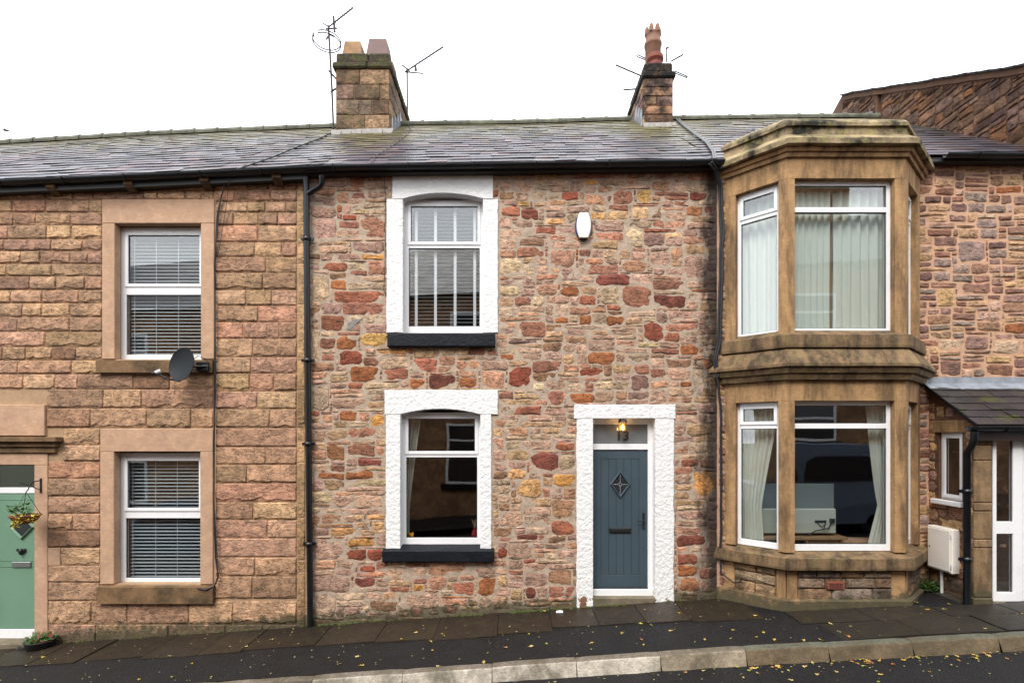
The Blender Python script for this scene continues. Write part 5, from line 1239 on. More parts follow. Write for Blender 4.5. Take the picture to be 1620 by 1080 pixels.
# side wall with the small window opening; u runs along -y
sx = lambda u, d, z: (PXW + d, -u, z)       # u: 0 at house wall -> .74 at front ; faces -X
zroof = lambda u: 3.32 - (3.32 - PZE) * u / .86
zb = gz(6.1) - .3
for (a, b_) in ((0, .16), (.16, .56), (.56, .74)):
    if a == .16:
        pw.add([sx(a, .01, zb), sx(b_, .01, zb), sx(b_, .01, wz0), sx(a, .01, wz0)], [(0, 1, 2, 3)]); pw.add([sx(a, .01, wz1), sx(b_, .01, wz1), sx(b_, .01, zroof(b_)), sx(a, .01, zroof(a))], [(0, 1, 2, 3)])
        pw.add([sx(a, .01, wz0), sx(a, .2, wz0), sx(b_, .2, wz0), sx(b_, .01, wz0)], [(0, 1, 2, 3)]); pw.add([sx(a, .01, wz0), sx(a, .2, wz0), sx(a, .2, wz1), sx(a, .01, wz1)], [(0, 1, 2, 3)]); pw.add([sx(b_, .01, wz0), sx(b_, .2, wz0), sx(b_, .2, wz1), sx(b_, .01, wz1)], [(0, 1, 2, 3)])
    else: pw.add([sx(a, .01, zb), sx(b_, .01, zb), sx(b_, .01, zroof(b_)), sx(a, .01, zroof(a))], [(0, 1, 2, 3)])
pw.box(PXW + .012, PXW + .24, PD + .012, PD + .2, zb, PZE - .02); pw.box(PXW + .25, 8.6, -.02, -.0, zb, 3.2)
pwo = pw.build('wall', M_mor_g, po)
rubble(pwo, sx, .0, .72, zb + .1, 3.2, .04, .03, lambda u, z: (.12 < u < .6 and wz0 - .06 < z < wz1 + .19) or z > zroof(u) - .06, lambda u, z: pc(R.choice(('brown', 'ochre', 'mauve', 'tan', 'brownred'))), M_rub2, wr=(4, 9), hr=(4, 7), g=.01, relief=.015, mmat=M_mor_g, inhole=lambda u, z: (.12 < u < .6 and wz0 - .05 < z < wz1 + .05) or z > zroof(u) - .03)
MB(sx).box(.02, .72, -.012, .1, wz1 + .0, wz1 + .17, ch=.006).build('lintel', M_bay, po)
window(po, sx, .165, .555, wz0, wz1, .04, [], fw=.045, sash_in=(0,)); MB(sx).box(.1, .6, -.07, .06, wz0 - .07, wz0 - .003, ch=.008).build('window_sill', M_upvc, po)
yq = Z(960, PD)
hs = [gz(6.2) - .1, Z(945, PD), Z(866, PD), Z(853, PD), Z(808, PD), Z(795, PD), Z(728, PD), Z(704, PD), Z(676, PD)]
for k, (a, b_) in enumerate(zip(hs[:-1], hs[1:])):
    MB().box(PXW - .004 - (.02 if k == 0 else 0), X(1570, PD), PD - (.02 if k == 0 else (.006 if b_ - a < .2 else 0)), PD + .16, a + .003, b_ - .003, ch=.012).build('pier_stone', M_pier, po)
pr = MB(); xe = 8.7
def porchP(x, u, lift=0.0): return (x, -.01 - .87 * u_inv(u) - lift * .5, PZE + (3.34 - PZE) * u + lift * .85)
def u_inv(u): return 1 - u
pr.add([porchP(PXW - .07, 0, -.01), porchP(xe, 0, -.01), porchP(xe, 1, -.01), porchP(PXW - .07, 1, -.01)] + [tuple(Vector(porchP(*q)) - Vector((0, 0, .05))) for q in ((PXW - .07, 0, -.01), (xe, 0, -.01), (xe, 1, -.01), (PXW - .07, 1, -.01))], [(0, 1, 2, 3), (7, 6, 5, 4), (0, 4, 5, 1), (3, 7, 4, 0), (1, 5, 6, 2)])
pro = pr.build('roof', M_under, po)
slates(po, pro, PXW - .1, xe, 0, .97, 6, (.26, .34), porchP, M_slate2, lambda: col(*(R.choice(((44, 42, 44), (38, 37, 41), (52, 48, 47))))), 100)
fm = MB(); N = 16
for i in range(N):
    a, b_ = PXW - .1 + (xe - PXW + .1) * i / N, PXW - .1 + (xe - PXW + .1) * (i + 1) / N; w1, w2 = [.012 * nz(q * 4, 2) for q in (a, b_)]
    fm.add([(a, -.17, 3.245 + w1), (b_, -.17, 3.245 + w2), (b_, -.03, 3.35), (a, -.03, 3.35), (b_, -.022, 3.44 + w2), (a, -.022, 3.44 + w1)], [(0, 1, 2, 3), (3, 2, 4, 5)])
fm.build('lead_flashing', M_lead, po)
MB().box(PXW - .02, xe, PD - .06, PD + .02, PZE - .2, PZE - .04).build('fascia_board', M_fasc, po)
gutter(po, PXW - .2, xe, 0, PD - .13, zf=lambda x: PZE - .02)
gx = X(1528, PD - .05)
pipe(po, [(PXW - .12, PD - .13, PZE - .08), (PXW - .12, PD - .12, PZE - .2), (PXW - .1, PD - .05, PZE - .3), (PXW - .085, PD + .02, PZE - .36), (PXW - .085, PD + .02, gz(6) - .02)], .042, [(PXW - .085, PD + .02, 1.85), (PXW - .085, PD + .02, .95)])
# white porch door: frame, glazed leaf, solid step
dx0 = X(1571, PD + .04); pdz0, pdz1 = Z(951, PD + .04), PZE - .18; dm = MB()
gl = [(X(1577, PD + .04), X(1603, PD + .04), Z(937, PD + .04), Z(844, PD + .04)), (X(1577, PD + .04), X(1603, PD + .04), Z(825, PD + .04), Z(697, PD + .04))]
y0, y1 = PD + .04, PD + .1; ga, gb = gl[0][0], gl[0][1]
def glazed(a, b_, l, r):
    dm.box(l, a, y0, y1, pdz0, pdz1, ch=.005); dm.box(b_, r, y0, y1, pdz0, pdz1, ch=.005)
    dm.box(a, b_, y0, y1, pdz0, gl[0][2], ch=.004); dm.box(a, b_, y0, y1, gl[0][3], gl[1][2], ch=.004); dm.box(a, b_, y0, y1, gl[1][3], pdz1, ch=.004)
glazed(ga, gb, dx0, gb + .13); glazed(gb + .2, gb + .75, gb + .135, gb + .85)
dm.box(gb + .855, 8.5, y0, y1, pdz0, pdz1)
pdo = dm.build('door', M_upvc, po)
for (a, b_) in ((ga, gb), (gb + .2, gb + .75)):
    for g_ in gl:
        MB().box(a - .01, b_ + .01, y0 + .03, y0 + .034, g_[2] - .01, g_[3] + .01).build('pane', M_glass, pdo)
        k = MB(); k.box(a, a + .008, y0 + .02, y0 + .029, g_[2], g_[3]); k.box(b_ - .008, b_, y0 + .02, y0 + .029, g_[2], g_[3]); k.build('gasket', M_gask, pdo)
MB().box(X(1570, PD), 8.5, PD + .0, PD + .2, gz(6.6) - .2, pdz0 - .004, ch=.01).build('step', M_step, po)
um = thing('umbrella', 'pink umbrella with black crook handle leaning behind the porch door', 'umbrella', (ga + .08, PD + .3, gz(6.6) + .1))
ux, uy, uz = ga + .07, PD + .28, Z(848, PD + .28)
MB().tube([(ux - .03, uy, uz - .03), (ux - .03, uy, uz + .0), (ux - .02, uy, uz + .03), (ux + .01, uy, uz + .04), (ux + .035, uy, uz + .02), (ux + .04, uy, uz - .1)], .012, 7).build('handle', M_iron, um)
MB().tube([(ux + .04, uy, uz - .1), (ux + .03, uy, uz - .3), (ux + .02, uy, uz - .75)], [.012, .04, .01], 8).build('canopy', M_pink, um)
MB().add([(8.6, PD + .05, zb), (8.6, 0, zb), (8.6, 0, 3.3), (8.6, PD + .05, PZE)], [(0, 1, 2, 3)]).build('end_wall', M_mor_g, po)
MB().box(PXW + .25, 8.6, PD + .1, -.03, gz(6.6) - .05, gz(6.6) + .08).build('floor', M_step, po)
# meter box on the porch flank
mb_ = thing('meter_box', 'off white utility meter box mounted on the porch side wall', 'meter box', (PXW - .06, -.3, Z(908, -.5)))
mz0, mz1 = Z(903, -.35), Z(834, -.35)
mm = MB(sx); mm.box(.10, .52, -.11, -.0, mz0, mz1, ch=.01); mm.build('case', M_box, mb_)
mm = MB(sx); mm.box(.125, .495, -.122, -.11, mz0 + .025, mz1 - .025, ch=.005); md = mm.build('door', M_box, mb_)
for zz in (mz0 + .1, mz1 - .1): MB(sx).box(.5, .516, -.122, -.112, zz - .025, zz + .025).build('hinge', M_lnb, mb_)
MB(sx).box(.15, .165, -.127, -.122, (mz0 + mz1) / 2, (mz0 + mz1) / 2 + .02).build('lock', M_iron, mb_)
MB().tube([(PXW - .05, -.28, mz0), (PXW - .05, -.28, gz(6) - .02)], .02, 8).build('conduit', M_lnb, mb_)

# ================================================================== TALLER HOUSE behind on the right (gable wall above the roof)
tg = thing('gabled_building', 'taller dark stone building whose sloping gable rises behind the bay roof', 'building', (10, 4, gz(8)))
GX = XR1
def gtop(y): d = D + y; return .035 * nz(y * 2.3, 3.3) + CZ + (5.78 + (d - 8.0) * .556) if d < 12.3 else .035 * nz(y * 2.3, 3.3) + CZ + 8.17 - (d - 12.3) * .55
gs = lambda u, d, z: (GX + d - (.08 if u > 3.62 else 0), u, z)      # facing -X ; u = y, seen from -X u runs right to left
gw = MB(); ys = [-.0, 1, 2, 3, 3.62, 3.6201, 4.2, 4.8, 5.5, 6.5, 8, 10]
for a, b_ in zip(ys[:-1], ys[1:]): gw.add([gs(a, .015, 2), gs(b_, .015, 2), gs(b_, .015, gtop(b_)), gs(a, .015, gtop(a))], [(0, 3, 2, 1)])
gw.add([(GX + .015, .0, 0), (14, .0, 0), (14, 0, gtop(0)), (GX + .015, 0, gtop(0))], [(0, 1, 2, 3)])
gwo = gw.build('wall', M_mor_g, tg)
gflip = lambda u, d, z: gs(-u, d, z)
rubble(gwo, gflip, -4.78, -.1, 5.9, 10.8, .1, .045, lambda u, z: z > gtop(-u) - .16 or z < lerp_keys(RK, 8) - 3.2 + (-u) * .78 - .5 or abs(u + 3.66) < .07, lambda u, z: tuple(v * .62 for v in pc(R.choice(('brown', 'dkmauve', 'mauve', 'brown', 'brown', 'rustbrown')), .12)[:3]) + (1,), M_gab, wr=(2, 4), hr=(3, 5), g=.012, relief=.022, limit=140, mmat=M_mor_g, md=.01, inhole=lambda u, z: z > gtop(-u) - .08)
y = -.0
qy = 5.7
for k in range(9): MB(gs).box(3.62, 3.8, -.02, .2, qy + k * .42, qy + k * .42 + .41, ch=.01).build('quoin_stone', M_gab, tg) if qy + k * .42 + .41 < gtop(3.62) - .1 else None
vg = MB()
ys = [-.1 + .22 * k for k in range(24)]
for a, b_ in zip(ys[:-1], ys[1:]):
    if b_ > 4.86: break
    vg.add([gs(a, -.03, gtop(a) - .13), gs(b_, -.03, gtop(b_) - .13), gs(b_, -.03, gtop(b_) - .02), gs(a, -.03, gtop(a) - .02), gs(a, .1, gtop(a) - .13), gs(b_, .1, gtop(b_) - .13)], [(0, 3, 2, 1), (0, 1, 5, 4)])
    MB(gs).add([(a, -.08, gtop(a) - .025), (b_ + .04, -.08, gtop(b_) + .005), (b_ + .04, -.08, gtop(b_) + .03), (a, -.08, gtop(a) + .015), (a, 1.2, gtop(a) - .025), (b_ + .04, 1.2, gtop(b_) + .005), (b_ + .04, 1.2, gtop(b_) + .03), (a, 1.2, gtop(a) + .015)], [(0, 3, 2, 1), (3, 7, 6, 2), (0, 4, 7, 3), (1, 2, 6, 5), (0, 1, 5, 4)]).build('verge_tile', M_under, tg)
vg.build('verge_mortar', M_mor_g, tg)
tr_ = MB()
for (a, b_) in ((-.2, 4.8), (4.8, 10)): tr_.add([(GX + .05, a, gtop(a)), (14, a, gtop(a)), (14, b_, gtop(b_)), (GX + .05, b_, gtop(b_))], [(0, 1, 2, 3)])
tr_.build('roof', M_slate2, tg)
MB(gs).box(3.7, 3.95, -.1, -.02, Z(190, 3.7), Z(176, 3.7), ch=.01).build('lead_flashing', M_lead, tg)

# ================================================================== SMALL THINGS on the fronts
# satellite dish
SY = -.28; sc = Vector((X(287, SY), SY, Z(576, SY)))
sd_ = thing('satellite_dish', 'grey oval satellite dish fixed beside the upstairs sash window sill', 'satellite dish', (X(330), 0, Z(580)))
nrm = Vector((-.27, -.96, .16)).normalized(); rot = nrm.to_track_quat('Z', 'Y').to_matrix()
up = Vector((0, 0, 1)); ex = up.cross(nrm).normalized(); ey = nrm.cross(ex).normalized()
fr_ = Matrix((ex, ey, nrm)).transposed() @ Matrix.Diagonal((.9, 1.0, 1.0))
prof = [(0, -.05)] + [(.24 * k / 6, -.05 + .05 * (k / 6) ** 2) for k in range(1, 7)] + [(.245, .004), (.243, -.008), (.2, -.03), (.1, -.055), (0, -.062)]
MB().lathe(prof, sc, 28, mat=fr_).build('reflector', M_dish, sd_)
low = sc + fr_ @ Vector((0, -.24, -.01)); lnb = sc + Vector((-.26, -.16, -.14))
MB().tube([low + nrm * -.02, low.lerp(lnb, .6) + Vector((0, 0, -.03)), lnb], .012, 8).build('feed_arm', M_iron, sd_)
MB().tube([lnb, lnb + (sc - lnb).normalized() * .07], [.022, .03], 10).build('receiver', M_lnb, sd_); MB().tube([lnb + Vector((-.04, 0, -.01)), lnb], .018, 8).build('receiver_neck', M_iron, sd_)
bk = sc - nrm * .06; brk = Vector((X(330, -.1), -.1, Z(579, -.1)))
MB().tube([bk, bk - nrm * .06, brk], .018, 8).build('mount_arm', M_iron, sd_); MB().box(X(318), X(336), -.12, -.076, Z(588), Z(574), ch=.006).build('wall_plate', M_iron, sd_)
MB().tube([brk, brk + Vector((-.02, -.02, .1)), brk + Vector((-.12, -.05, .14)), bk], .006, 6).build('cable', M_cable, sd_)
# hanging basket
hb = Vector((X(40, -.32), -.32, Z(815, -.32)))
bas = thing('hanging_basket', 'hanging basket of yellow and green trailing plants by the green door', 'hanging basket', hb)
MB().lathe([(0, -.12), (.07, -.11), (.13, -.07), (.175, 0), (.178, .01), (.165, .012), (.12, -.03)], hb, 20).build('liner', M_basket, bas)
MB().lathe([(0, -.01), (.165, .0)], hb, 16).build('soil', M_soil, bas)
apex = hb + Vector((.01, 0, .33)); wr2 = MB()
for k in range(3):
    a = k * 2.1 + .4; wr2.tube([hb + Vector((.17 * math.cos(a), .17 * math.sin(a), .01)), apex], .0035, 4)
for rr_, zz in ((.178, .0), (.14, -.06)): wr2.tube([hb + Vector((rr_ * math.cos(t * .35), rr_ * math.sin(t * .35), zz)) for t in range(19)], .004, 4, False)
wr2.build('wire', M_iron, bas)
def tuft(name, c, n, spread, size, mat, parent, droop=0.0, rise=.1):
    m = MB()
    for k in range(n):
        a = R.uniform(0, 6.28); r = spread * math.sqrt(R.random()); p = Vector(c) + Vector((r * math.cos(a), r * math.sin(a) * .8, R.uniform(0, rise) - droop * r * R.random() * 3))
        d = Vector((math.cos(a), math.sin(a), R.uniform(-.2, .9) - droop)).normalized(); s = d.cross(Vector((R.uniform(-.3, .3), R.uniform(-.3, .3), 1))).normalized(); L = size * R.uniform(.6, 1.3); w = L * .3; nn = d.cross(s) * L * .12
        m.add([p, p + d * L * .45 + s * w + nn, p + d * L, p + d * L * .45 - s * w + nn, p + d * L * .5 - nn * .3], [(0, 1, 4), (1, 2, 4), (2, 3, 4), (3, 0, 4)])
    return m.build(name, mat, parent)
tuft('leaves', hb + Vector((-.08, 0, .02)), 90, .1, .06, M_plant, bas, 0, .13); tuft('trailing_leaves', hb + Vector((.06, -.08, -.01)), 90, .13, .045, M_planty, bas, .5, .06)
tuft('trailing_leaves', hb + Vector((.03, -.17, -.12)), 40, .05, .04, M_planty, bas, .3, .16); tuft('trailing_leaves', hb + Vector((.2, -.02, .0)), 20, .06, .03, M_planty, bas, .3, .05)
# bracket for the basket
br = MB(); bx, bz = X(64, -.03), Z(767, -.03)
br.box(bx - .012, bx + .012, -.035, -.018, Z(779, -.03), Z(756, -.03), ch=.004)
br.tube([(bx, -.03, bz + .07), (bx - .04, -.12, bz + .05), apex + Vector((.02, 0, .02)), apex], .008, 6); br.tube([(bx, -.03, bz - .07), (bx - .05, -.15, bz + .0), (bx - .1, -.24, bz + .055)], .006, 6)
br.build('bracket', M_iron, bas)
# pot by the green door
pp = Vector((X(64, -.16), -.16, gz(-6.85) + .01))
pt = thing('plant_pot', 'black plant pot with red and green plants on the pavement', 'plant pot', pp)
MB().lathe([(0, .0), (.12, 0), (.17, .03), (.18, .11), (.19, .12), (.17, .125), (.15, .09), (0, .09)], pp, 18).build('pot', M_pot, pt)
tuft('leaves', pp + Vector((0, 0, .11)), 110, .15, .07, M_plant, pt, .1, .08); tuft('flowers', pp + Vector((.06, -.02, .12)), 40, .12, .045, M_plantr, pt, .1, .09)
tuft('leaves', pp + Vector((-.2, .0, -.02)), 40, .08, .06, M_pot, pt, .2, .05)
# weeds
wd = thing('weed', 'small green weed growing in the corner between bay and porch', 'plant', (6.02, -.12, gz(6)))
tuft('leaves', (6.0, -.12, gz(6.0) + .02), 90, .13, .07, M_plant, wd, 0, .09)
ms = MB()
for k in range(260):
    x_ = R.uniform(-3.2, 3.0) if R.random() < .8 else R.uniform(-8, -3); y_ = -abs(R.gauss(0, .022)) - .012; 
    if nz(x_ * 1.3, 7) < -.05: continue
    s = R.uniform(.012, .04); ms.lathe([(s, 0), (s * .8, s * .35), (0, s * .5)], (x_, y_, gz(x_) + .012), 6)
mso = ms.build('moss', simple('moss', col(74, 84, 28), .95, bumps=(120, .8, .01), var=.4, vscale=40), None, 'stuff'); tag(mso, 'moss growing along the foot of the walls', 'moss')

# ------------------------------------------------------------------ aerials
def rods(name, parent, segs, r, mat=M_metal):
    m = MB()
    for a, b_ in segs: m.tube([a, b_], r, 6)
    return m.build(name, mat, parent)
def P3(px, py, y): return Vector((X(px, y), y, Z(py, y)))
ay = 2.9
a1 = thing('tv_aerial', 'tv aerial with a wire loop on a tall mast at the big chimney', 'aerial', P3(527, 203, ay))
MB().tube([P3(527.5, 204, ay), P3(525, 140, ay), P3(521.5, 75, ay), P3(519.5, 41, ay)], .02, 8).build('mast', M_metal, a1)
rods('boom', a1, [(P3(511, 37, ay + .3), P3(520, 43, ay)), (P3(520, 43, ay), P3(558.5, 12.5, ay - .6)), (P3(516, 46, ay), P3(533, 45, ay - .1))], .014)
rods('reflector_bar', a1, [(P3(527.5, 26, ay - .1), P3(529.5, 51, ay - .1))], .022)
def els(par, p, q, n, h):
    for k in range(n):
        c = p.lerp(q, (k + .5) / n); rods('element', par, [(c - Vector((0, 0, h * .35)), c + Vector((0, 0, h * .35)))], .006)
els(a1, P3(526, 38, ay - .1), P3(558, 13, ay - .6), 9, .16)
lc = P3(517, 66, ay); lr = .27
lp_ = MB()
for dz in (-.025, .025): lp_.tube([lc + Vector((lr * math.cos(t), lr * math.sin(t), dz)) for t in [(-1.9 + 5.9 * k / 26) for k in range(27)]], .011, 5)
lp_.build('loop', M_metal, a1); MB().tube([P3(516, 63, ay), P3(521, 55, ay), P3(528, 58, ay)], .016, 6).build('loop_clamp', M_metal, a1)
rods('stay', a1, [(P3(520, 112, ay), P3(540, 134, ay + .05)), (P3(523, 146, ay), P3(541, 134, ay + .05)), (P3(541, 134, ay + .05), P3(541, 137, ay + .05))], .018)
by = 4.6
a2 = thing('tv_aerial', 'tv aerial pointing right on a short mast behind the big chimney', 'aerial', P3(644, 180, by))
MB().tube([P3(644.5, 185, by), P3(644, 108, by)], .02, 8).build('mast', M_metal, a2)
rods('boom', a2, [(P3(641, 114, by), P3(701, 74.5, by - .8)), (P3(636, 103, by), P3(648, 113, by))], .016); rods('reflector_bar', a2, [(P3(641, 114, by), P3(670, 116.5, by))], .014); rods('reflector_bar', a2, [(P3(657, 104, by - .2), P3(658, 112, by - .2))], .03)
els(a2, P3(650, 109, by - .2), P3(700, 75, by - .8), 9, .2)
cy = 4.1
a3 = thing('tv_aerial', 'tv aerial rods sticking out either side of the narrow chimney', 'aerial', P3(1040, 120, cy))
rods('boom', a3, [(P3(974, 103, cy), P3(1016, 121, cy)), (P3(986, 142.5, cy), P3(1006, 141, cy))], .016)
rods('boom', a3, [(P3(1054.5, 98, 3.6), P3(1055, 76, 3.6)), (P3(1053, 77, 3.6), P3(1058, 75, 3.6)), (P3(1062, 97, 3.6), P3(1081, 86.5, 3.6))], .016)
for pts in ([(1023, 96), (1008, 90), (1007, 88), (1009, 87), (1024, 94)], [(1068, 113), (1085, 120), (1088, 122), (1087, 123.5), (1068, 116)]): MB().tube([P3(a, b_, cy - .4) for a, b_ in pts], .012, 5).build('loop_element', M_metal, a3)
MB().tube([P3(1040, 150, cy + .5), P3(1040, 112, cy)], .016, 6).build('mast', M_metal, a3)
# bird
bd = thing('bird', 'small dark bird flying above the roof at the far left', 'bird', P3(9, 206, 10))
bc = P3(9, 206.3, 10)
bb = MB(); bb.tube([bc + Vector((-.13, 0, .02)), bc + Vector((-.06, 0, .005)), bc + Vector((.03, 0, -.01)), bc + Vector((.1, 0, -.02)), bc + Vector((.15, 0, -.03))], [.006, .03, .035, .022, .004], 8)
for s in (-1, 1): bb.add([bc + Vector((-.03, 0, .01)), bc + Vector((.05, 0, .0)), bc + Vector((.03, s * .17, .05)), bc + Vector((-.02, s * .28, .07)), bc + Vector((-.0, s * .1, .045))], [(0, 1, 2, 4), (4, 2, 3)])
bb.build('body', M_bird, bd)

# ------------------------------------------------------------------ leaves on the pavement and in the gutter of the road
LM = {}
def leaf_mesh(kind):
    out = []
    for k in range(3):
        m = MB(); n = 10; vs = [(0, 0, .006)]
        for i in range(n):
            a = 2 * math.pi * i / n; r = (.03 if i % 2 else .021) * R.uniform(.8, 1.15) * (1.25 if i == 0 else 1); vs.append((r * math.cos(a), r * .8 * math.sin(a), R.uniform(0, .014)))
        vs += [(-.055, .0, .004), (-.055, .002, .004), (-.02, .003, .006), (-.02, -.001, .006)]
        me = bpy.data.meshes.new('leaf'); me.from_pydata(vs, [], [(0, 1 + i, 1 + (i + 1) % n) for i in range(n)] + [(n + 1, n + 2, n + 3, n + 4)]); me.materials.append(kind); out.append(me)
    return out
LM = {'yellow': leaf_mesh(M_leafy), 'green': leaf_mesh(M_leafg), 'brown': leaf_mesh(M_leafb)}
def put_leaf(px, py, k, on):
    ra = (px - PX) / F; rb = (PY - py) / F; d = 7.0
    for _ in range(8):
        y = d - D; z = gz(ra * d) + (.02 if y > -.8 else .006)
        if on == 'road': z = gz(ra * d) - KH + .05 * (1 - abs(y + 4.3) / 2.7) + .004
        d = (z - CZ) / rb
    x_, y_ = ra * d, d - D
    o = bpy.data.objects.new('fallen_leaf', R.choice(LM[k])); link(o, None, (x_, y_, z)); s = R.uniform(.55, 1.05); o.scale = (s, s, s); o.rotation_euler = (R.uniform(-.15, .15), R.uniform(-.15, .15), R.uniform(0, 6.28))
    wh = 'left sash window' if px < 480 else ('lower white framed window' if px < 880 else ('blue door' if px < 1130 else ('bay window' if px < 1440 else 'porch')))
    tag(o, {'yellow': 'fallen yellow leaf', 'green': 'fallen greenish leaf', 'brown': 'fallen brown leaf'}[k] + (' on the road below the kerb before the ' if on == 'road' else ' on the wet pavement before the ') + wh, 'leaf', 'fallen leaves on the street')
known = [(699, 1002, 'yellow'), (658, 1000, 'yellow'), (635, 1010, 'yellow'), (682, 1014, 'yellow'), (565, 1038, 'yellow'), (538, 1049, 'yellow'), (572, 1052, 'yellow'), (652, 1037, 'green'), (684, 1028, 'yellow'), (693, 1053, 'yellow'), (765, 1047, 'yellow'), (794, 1002, 'yellow'), (800, 1024, 'brown'), (837, 1002, 'green'),
    (840, 1022, 'yellow'), (865, 1018, 'green'), (984, 1000, 'yellow'), (984, 1002, 'yellow'), (1014, 986, 'green'), (1030, 988, 'yellow'), (936, 1016, 'yellow'), (1014, 1011, 'brown'), (1018, 1019, 'yellow'), (1061, 997, 'yellow'), (1074, 969, 'yellow'), (1105, 979, 'yellow'), (1156, 1009, 'yellow'), (1160, 996, 'yellow'),
    (1115, 1011, 'yellow'), (1197, 1007, 'yellow'), (1195, 973, 'yellow'), (1225, 1011, 'yellow'), (1271, 1012, 'yellow'), (1297, 1011, 'yellow'), (1314, 986, 'yellow'), (1346, 990, 'yellow'), (1358, 998, 'brown'), (1342, 1006, 'brown'), (1402, 981, 'yellow'), (1427, 974, 'green'), (1449, 952, 'yellow'), (1467, 964, 'yellow'), (1502, 955, 'yellow'), (1494, 963, 'yellow'),
    (1473, 999, 'green'), (1500, 988, 'yellow'), (1520, 996, 'yellow'), (1559, 994, 'yellow'), (1516, 976, 'yellow'), (1592, 970, 'yellow'), (1617, 970, 'yellow'), (68, 1039, 'yellow'), (268, 1037, 'yellow'), (303, 1049, 'yellow'), (389, 1022, 'yellow'), (430, 1011, 'yellow'), (472, 1018, 'yellow'), (220, 1074, 'yellow'), (272, 1070, 'green'), (1208, 1000, 'yellow'), (1020, 964, 'yellow'), (862, 966, 'yellow')]
for px, py, k in known: put_leaf(px, py, k, 'pave')
rd = [(1219, 1050, 'yellow'), (1222, 1055, 'brown'), (1230, 1053, 'yellow'), (1247, 1060, 'green'), (1292, 1066, 'yellow'), (1317, 1045, 'green'), (1316, 1049, 'yellow'), (1345, 1043, 'brown'), (1352, 1042, 'yellow'), (1360, 1041, 'yellow'), (1368, 1043, 'yellow'), (1374, 1045, 'brown'), (1366, 1053, 'green'), (1413, 1037, 'yellow'), (1424, 1039, 'brown'), (1431, 1037, 'yellow'), (1440, 1036, 'yellow'), (1449, 1038, 'yellow'),
    (1457, 1037, 'brown'), (1472, 1037, 'green'), (1498, 1038, 'yellow'), (1514, 1037, 'yellow'), (1516, 1044, 'brown'), (1562, 1030, 'yellow'), (1565, 1037, 'yellow'), (1593, 1041, 'brown'), (1601, 1026, 'yellow'), (1393, 1066, 'yellow'), (1323, 1062, 'yellow'), (1251, 1075, 'yellow'), (1150, 1051, 'yellow'), (1152, 1053, 'yellow'), (1185, 1060, 'green'), (1190, 1056, 'yellow'), (1198, 1064, 'yellow'), (1176, 1071, 'yellow'), (1113, 1060, 'yellow'), (1085, 1063, 'brown'), (878, 1078, 'yellow'), (1412, 1050, 'brown'), (1390, 1078, 'green'), (1470, 1062, 'yellow'), (1540, 1040, 'yellow'), (1285, 1048, 'green')]
for k in range(46):      # a drift caught along the foot of the kerb
    q = R.choice((1225, 1362, 1365, 1440, 1450, 1555)) + R.gauss(0, 22)
    rd.append((q, 1050 - (q - 1219) * .062 + R.uniform(-3, 6) + abs(R.gauss(0, 3)), R.choice(('yellow', 'yellow', 'brown', 'brown', 'green'))))
for px, py, k in rd: put_leaf(px, py, k, 'road')
lt = MB()
for k in range(900):
    x_ = R.uniform(-7.5, 8); y_ = R.choice((R.uniform(KY + .02, -.1), -1.76 - abs(R.gauss(0, .16)), R.uniform(-4, -1.8)))
    if -1.75 < y_ < KY or (y_ > -.75 and 3 < x_ < 6.1): continue
    if y_ < -1.75 and x_ < 1.5 and R.random() < .7: continue
    z = gz(x_) + (.022 if y_ > -.82 else .007)
    if y_ < -1.7: z = gz(x_) - KH + .05 * (1 - abs(y_ + 4.3) / 2.7) + .006
    s = R.uniform(.005, .015); a = R.uniform(0, 6.28); lt.add([(x_ + s * math.cos(a + q), y_ + s * math.sin(a + q) * R.uniform(.5, 1), z + R.uniform(0, .006)) for q in (0, 1.5, 3.1, 4.6)], [(0, 1, 2, 3)])
tag(lt.build('leaf_litter', M_leafs, None, 'stuff'), 'tiny scraps of leaf scattered over the wet street', 'leaf litter')
pap = MB(); pa = (X(886, -.3), -.22, gz(.67) + .025); pap.add([(pa[0] - .05, pa[1], pa[2]), (pa[0] + .05, pa[1] - .01, pa[2] + .004), (pa[0] + .05, pa[1] + .04, pa[2] + .02), (pa[0] - .04, pa[1] + .05, pa[2] + .012), (pa[0], pa[1] + .02, pa[2] + .03)], [(0, 1, 4), (1, 2, 4), (2, 3, 4), (3, 0, 4)])
tag(pap.build('paper_scrap', M_lnb), 'crumpled white paper scrap on the flagstones left of the blue door', 'paper scrap')

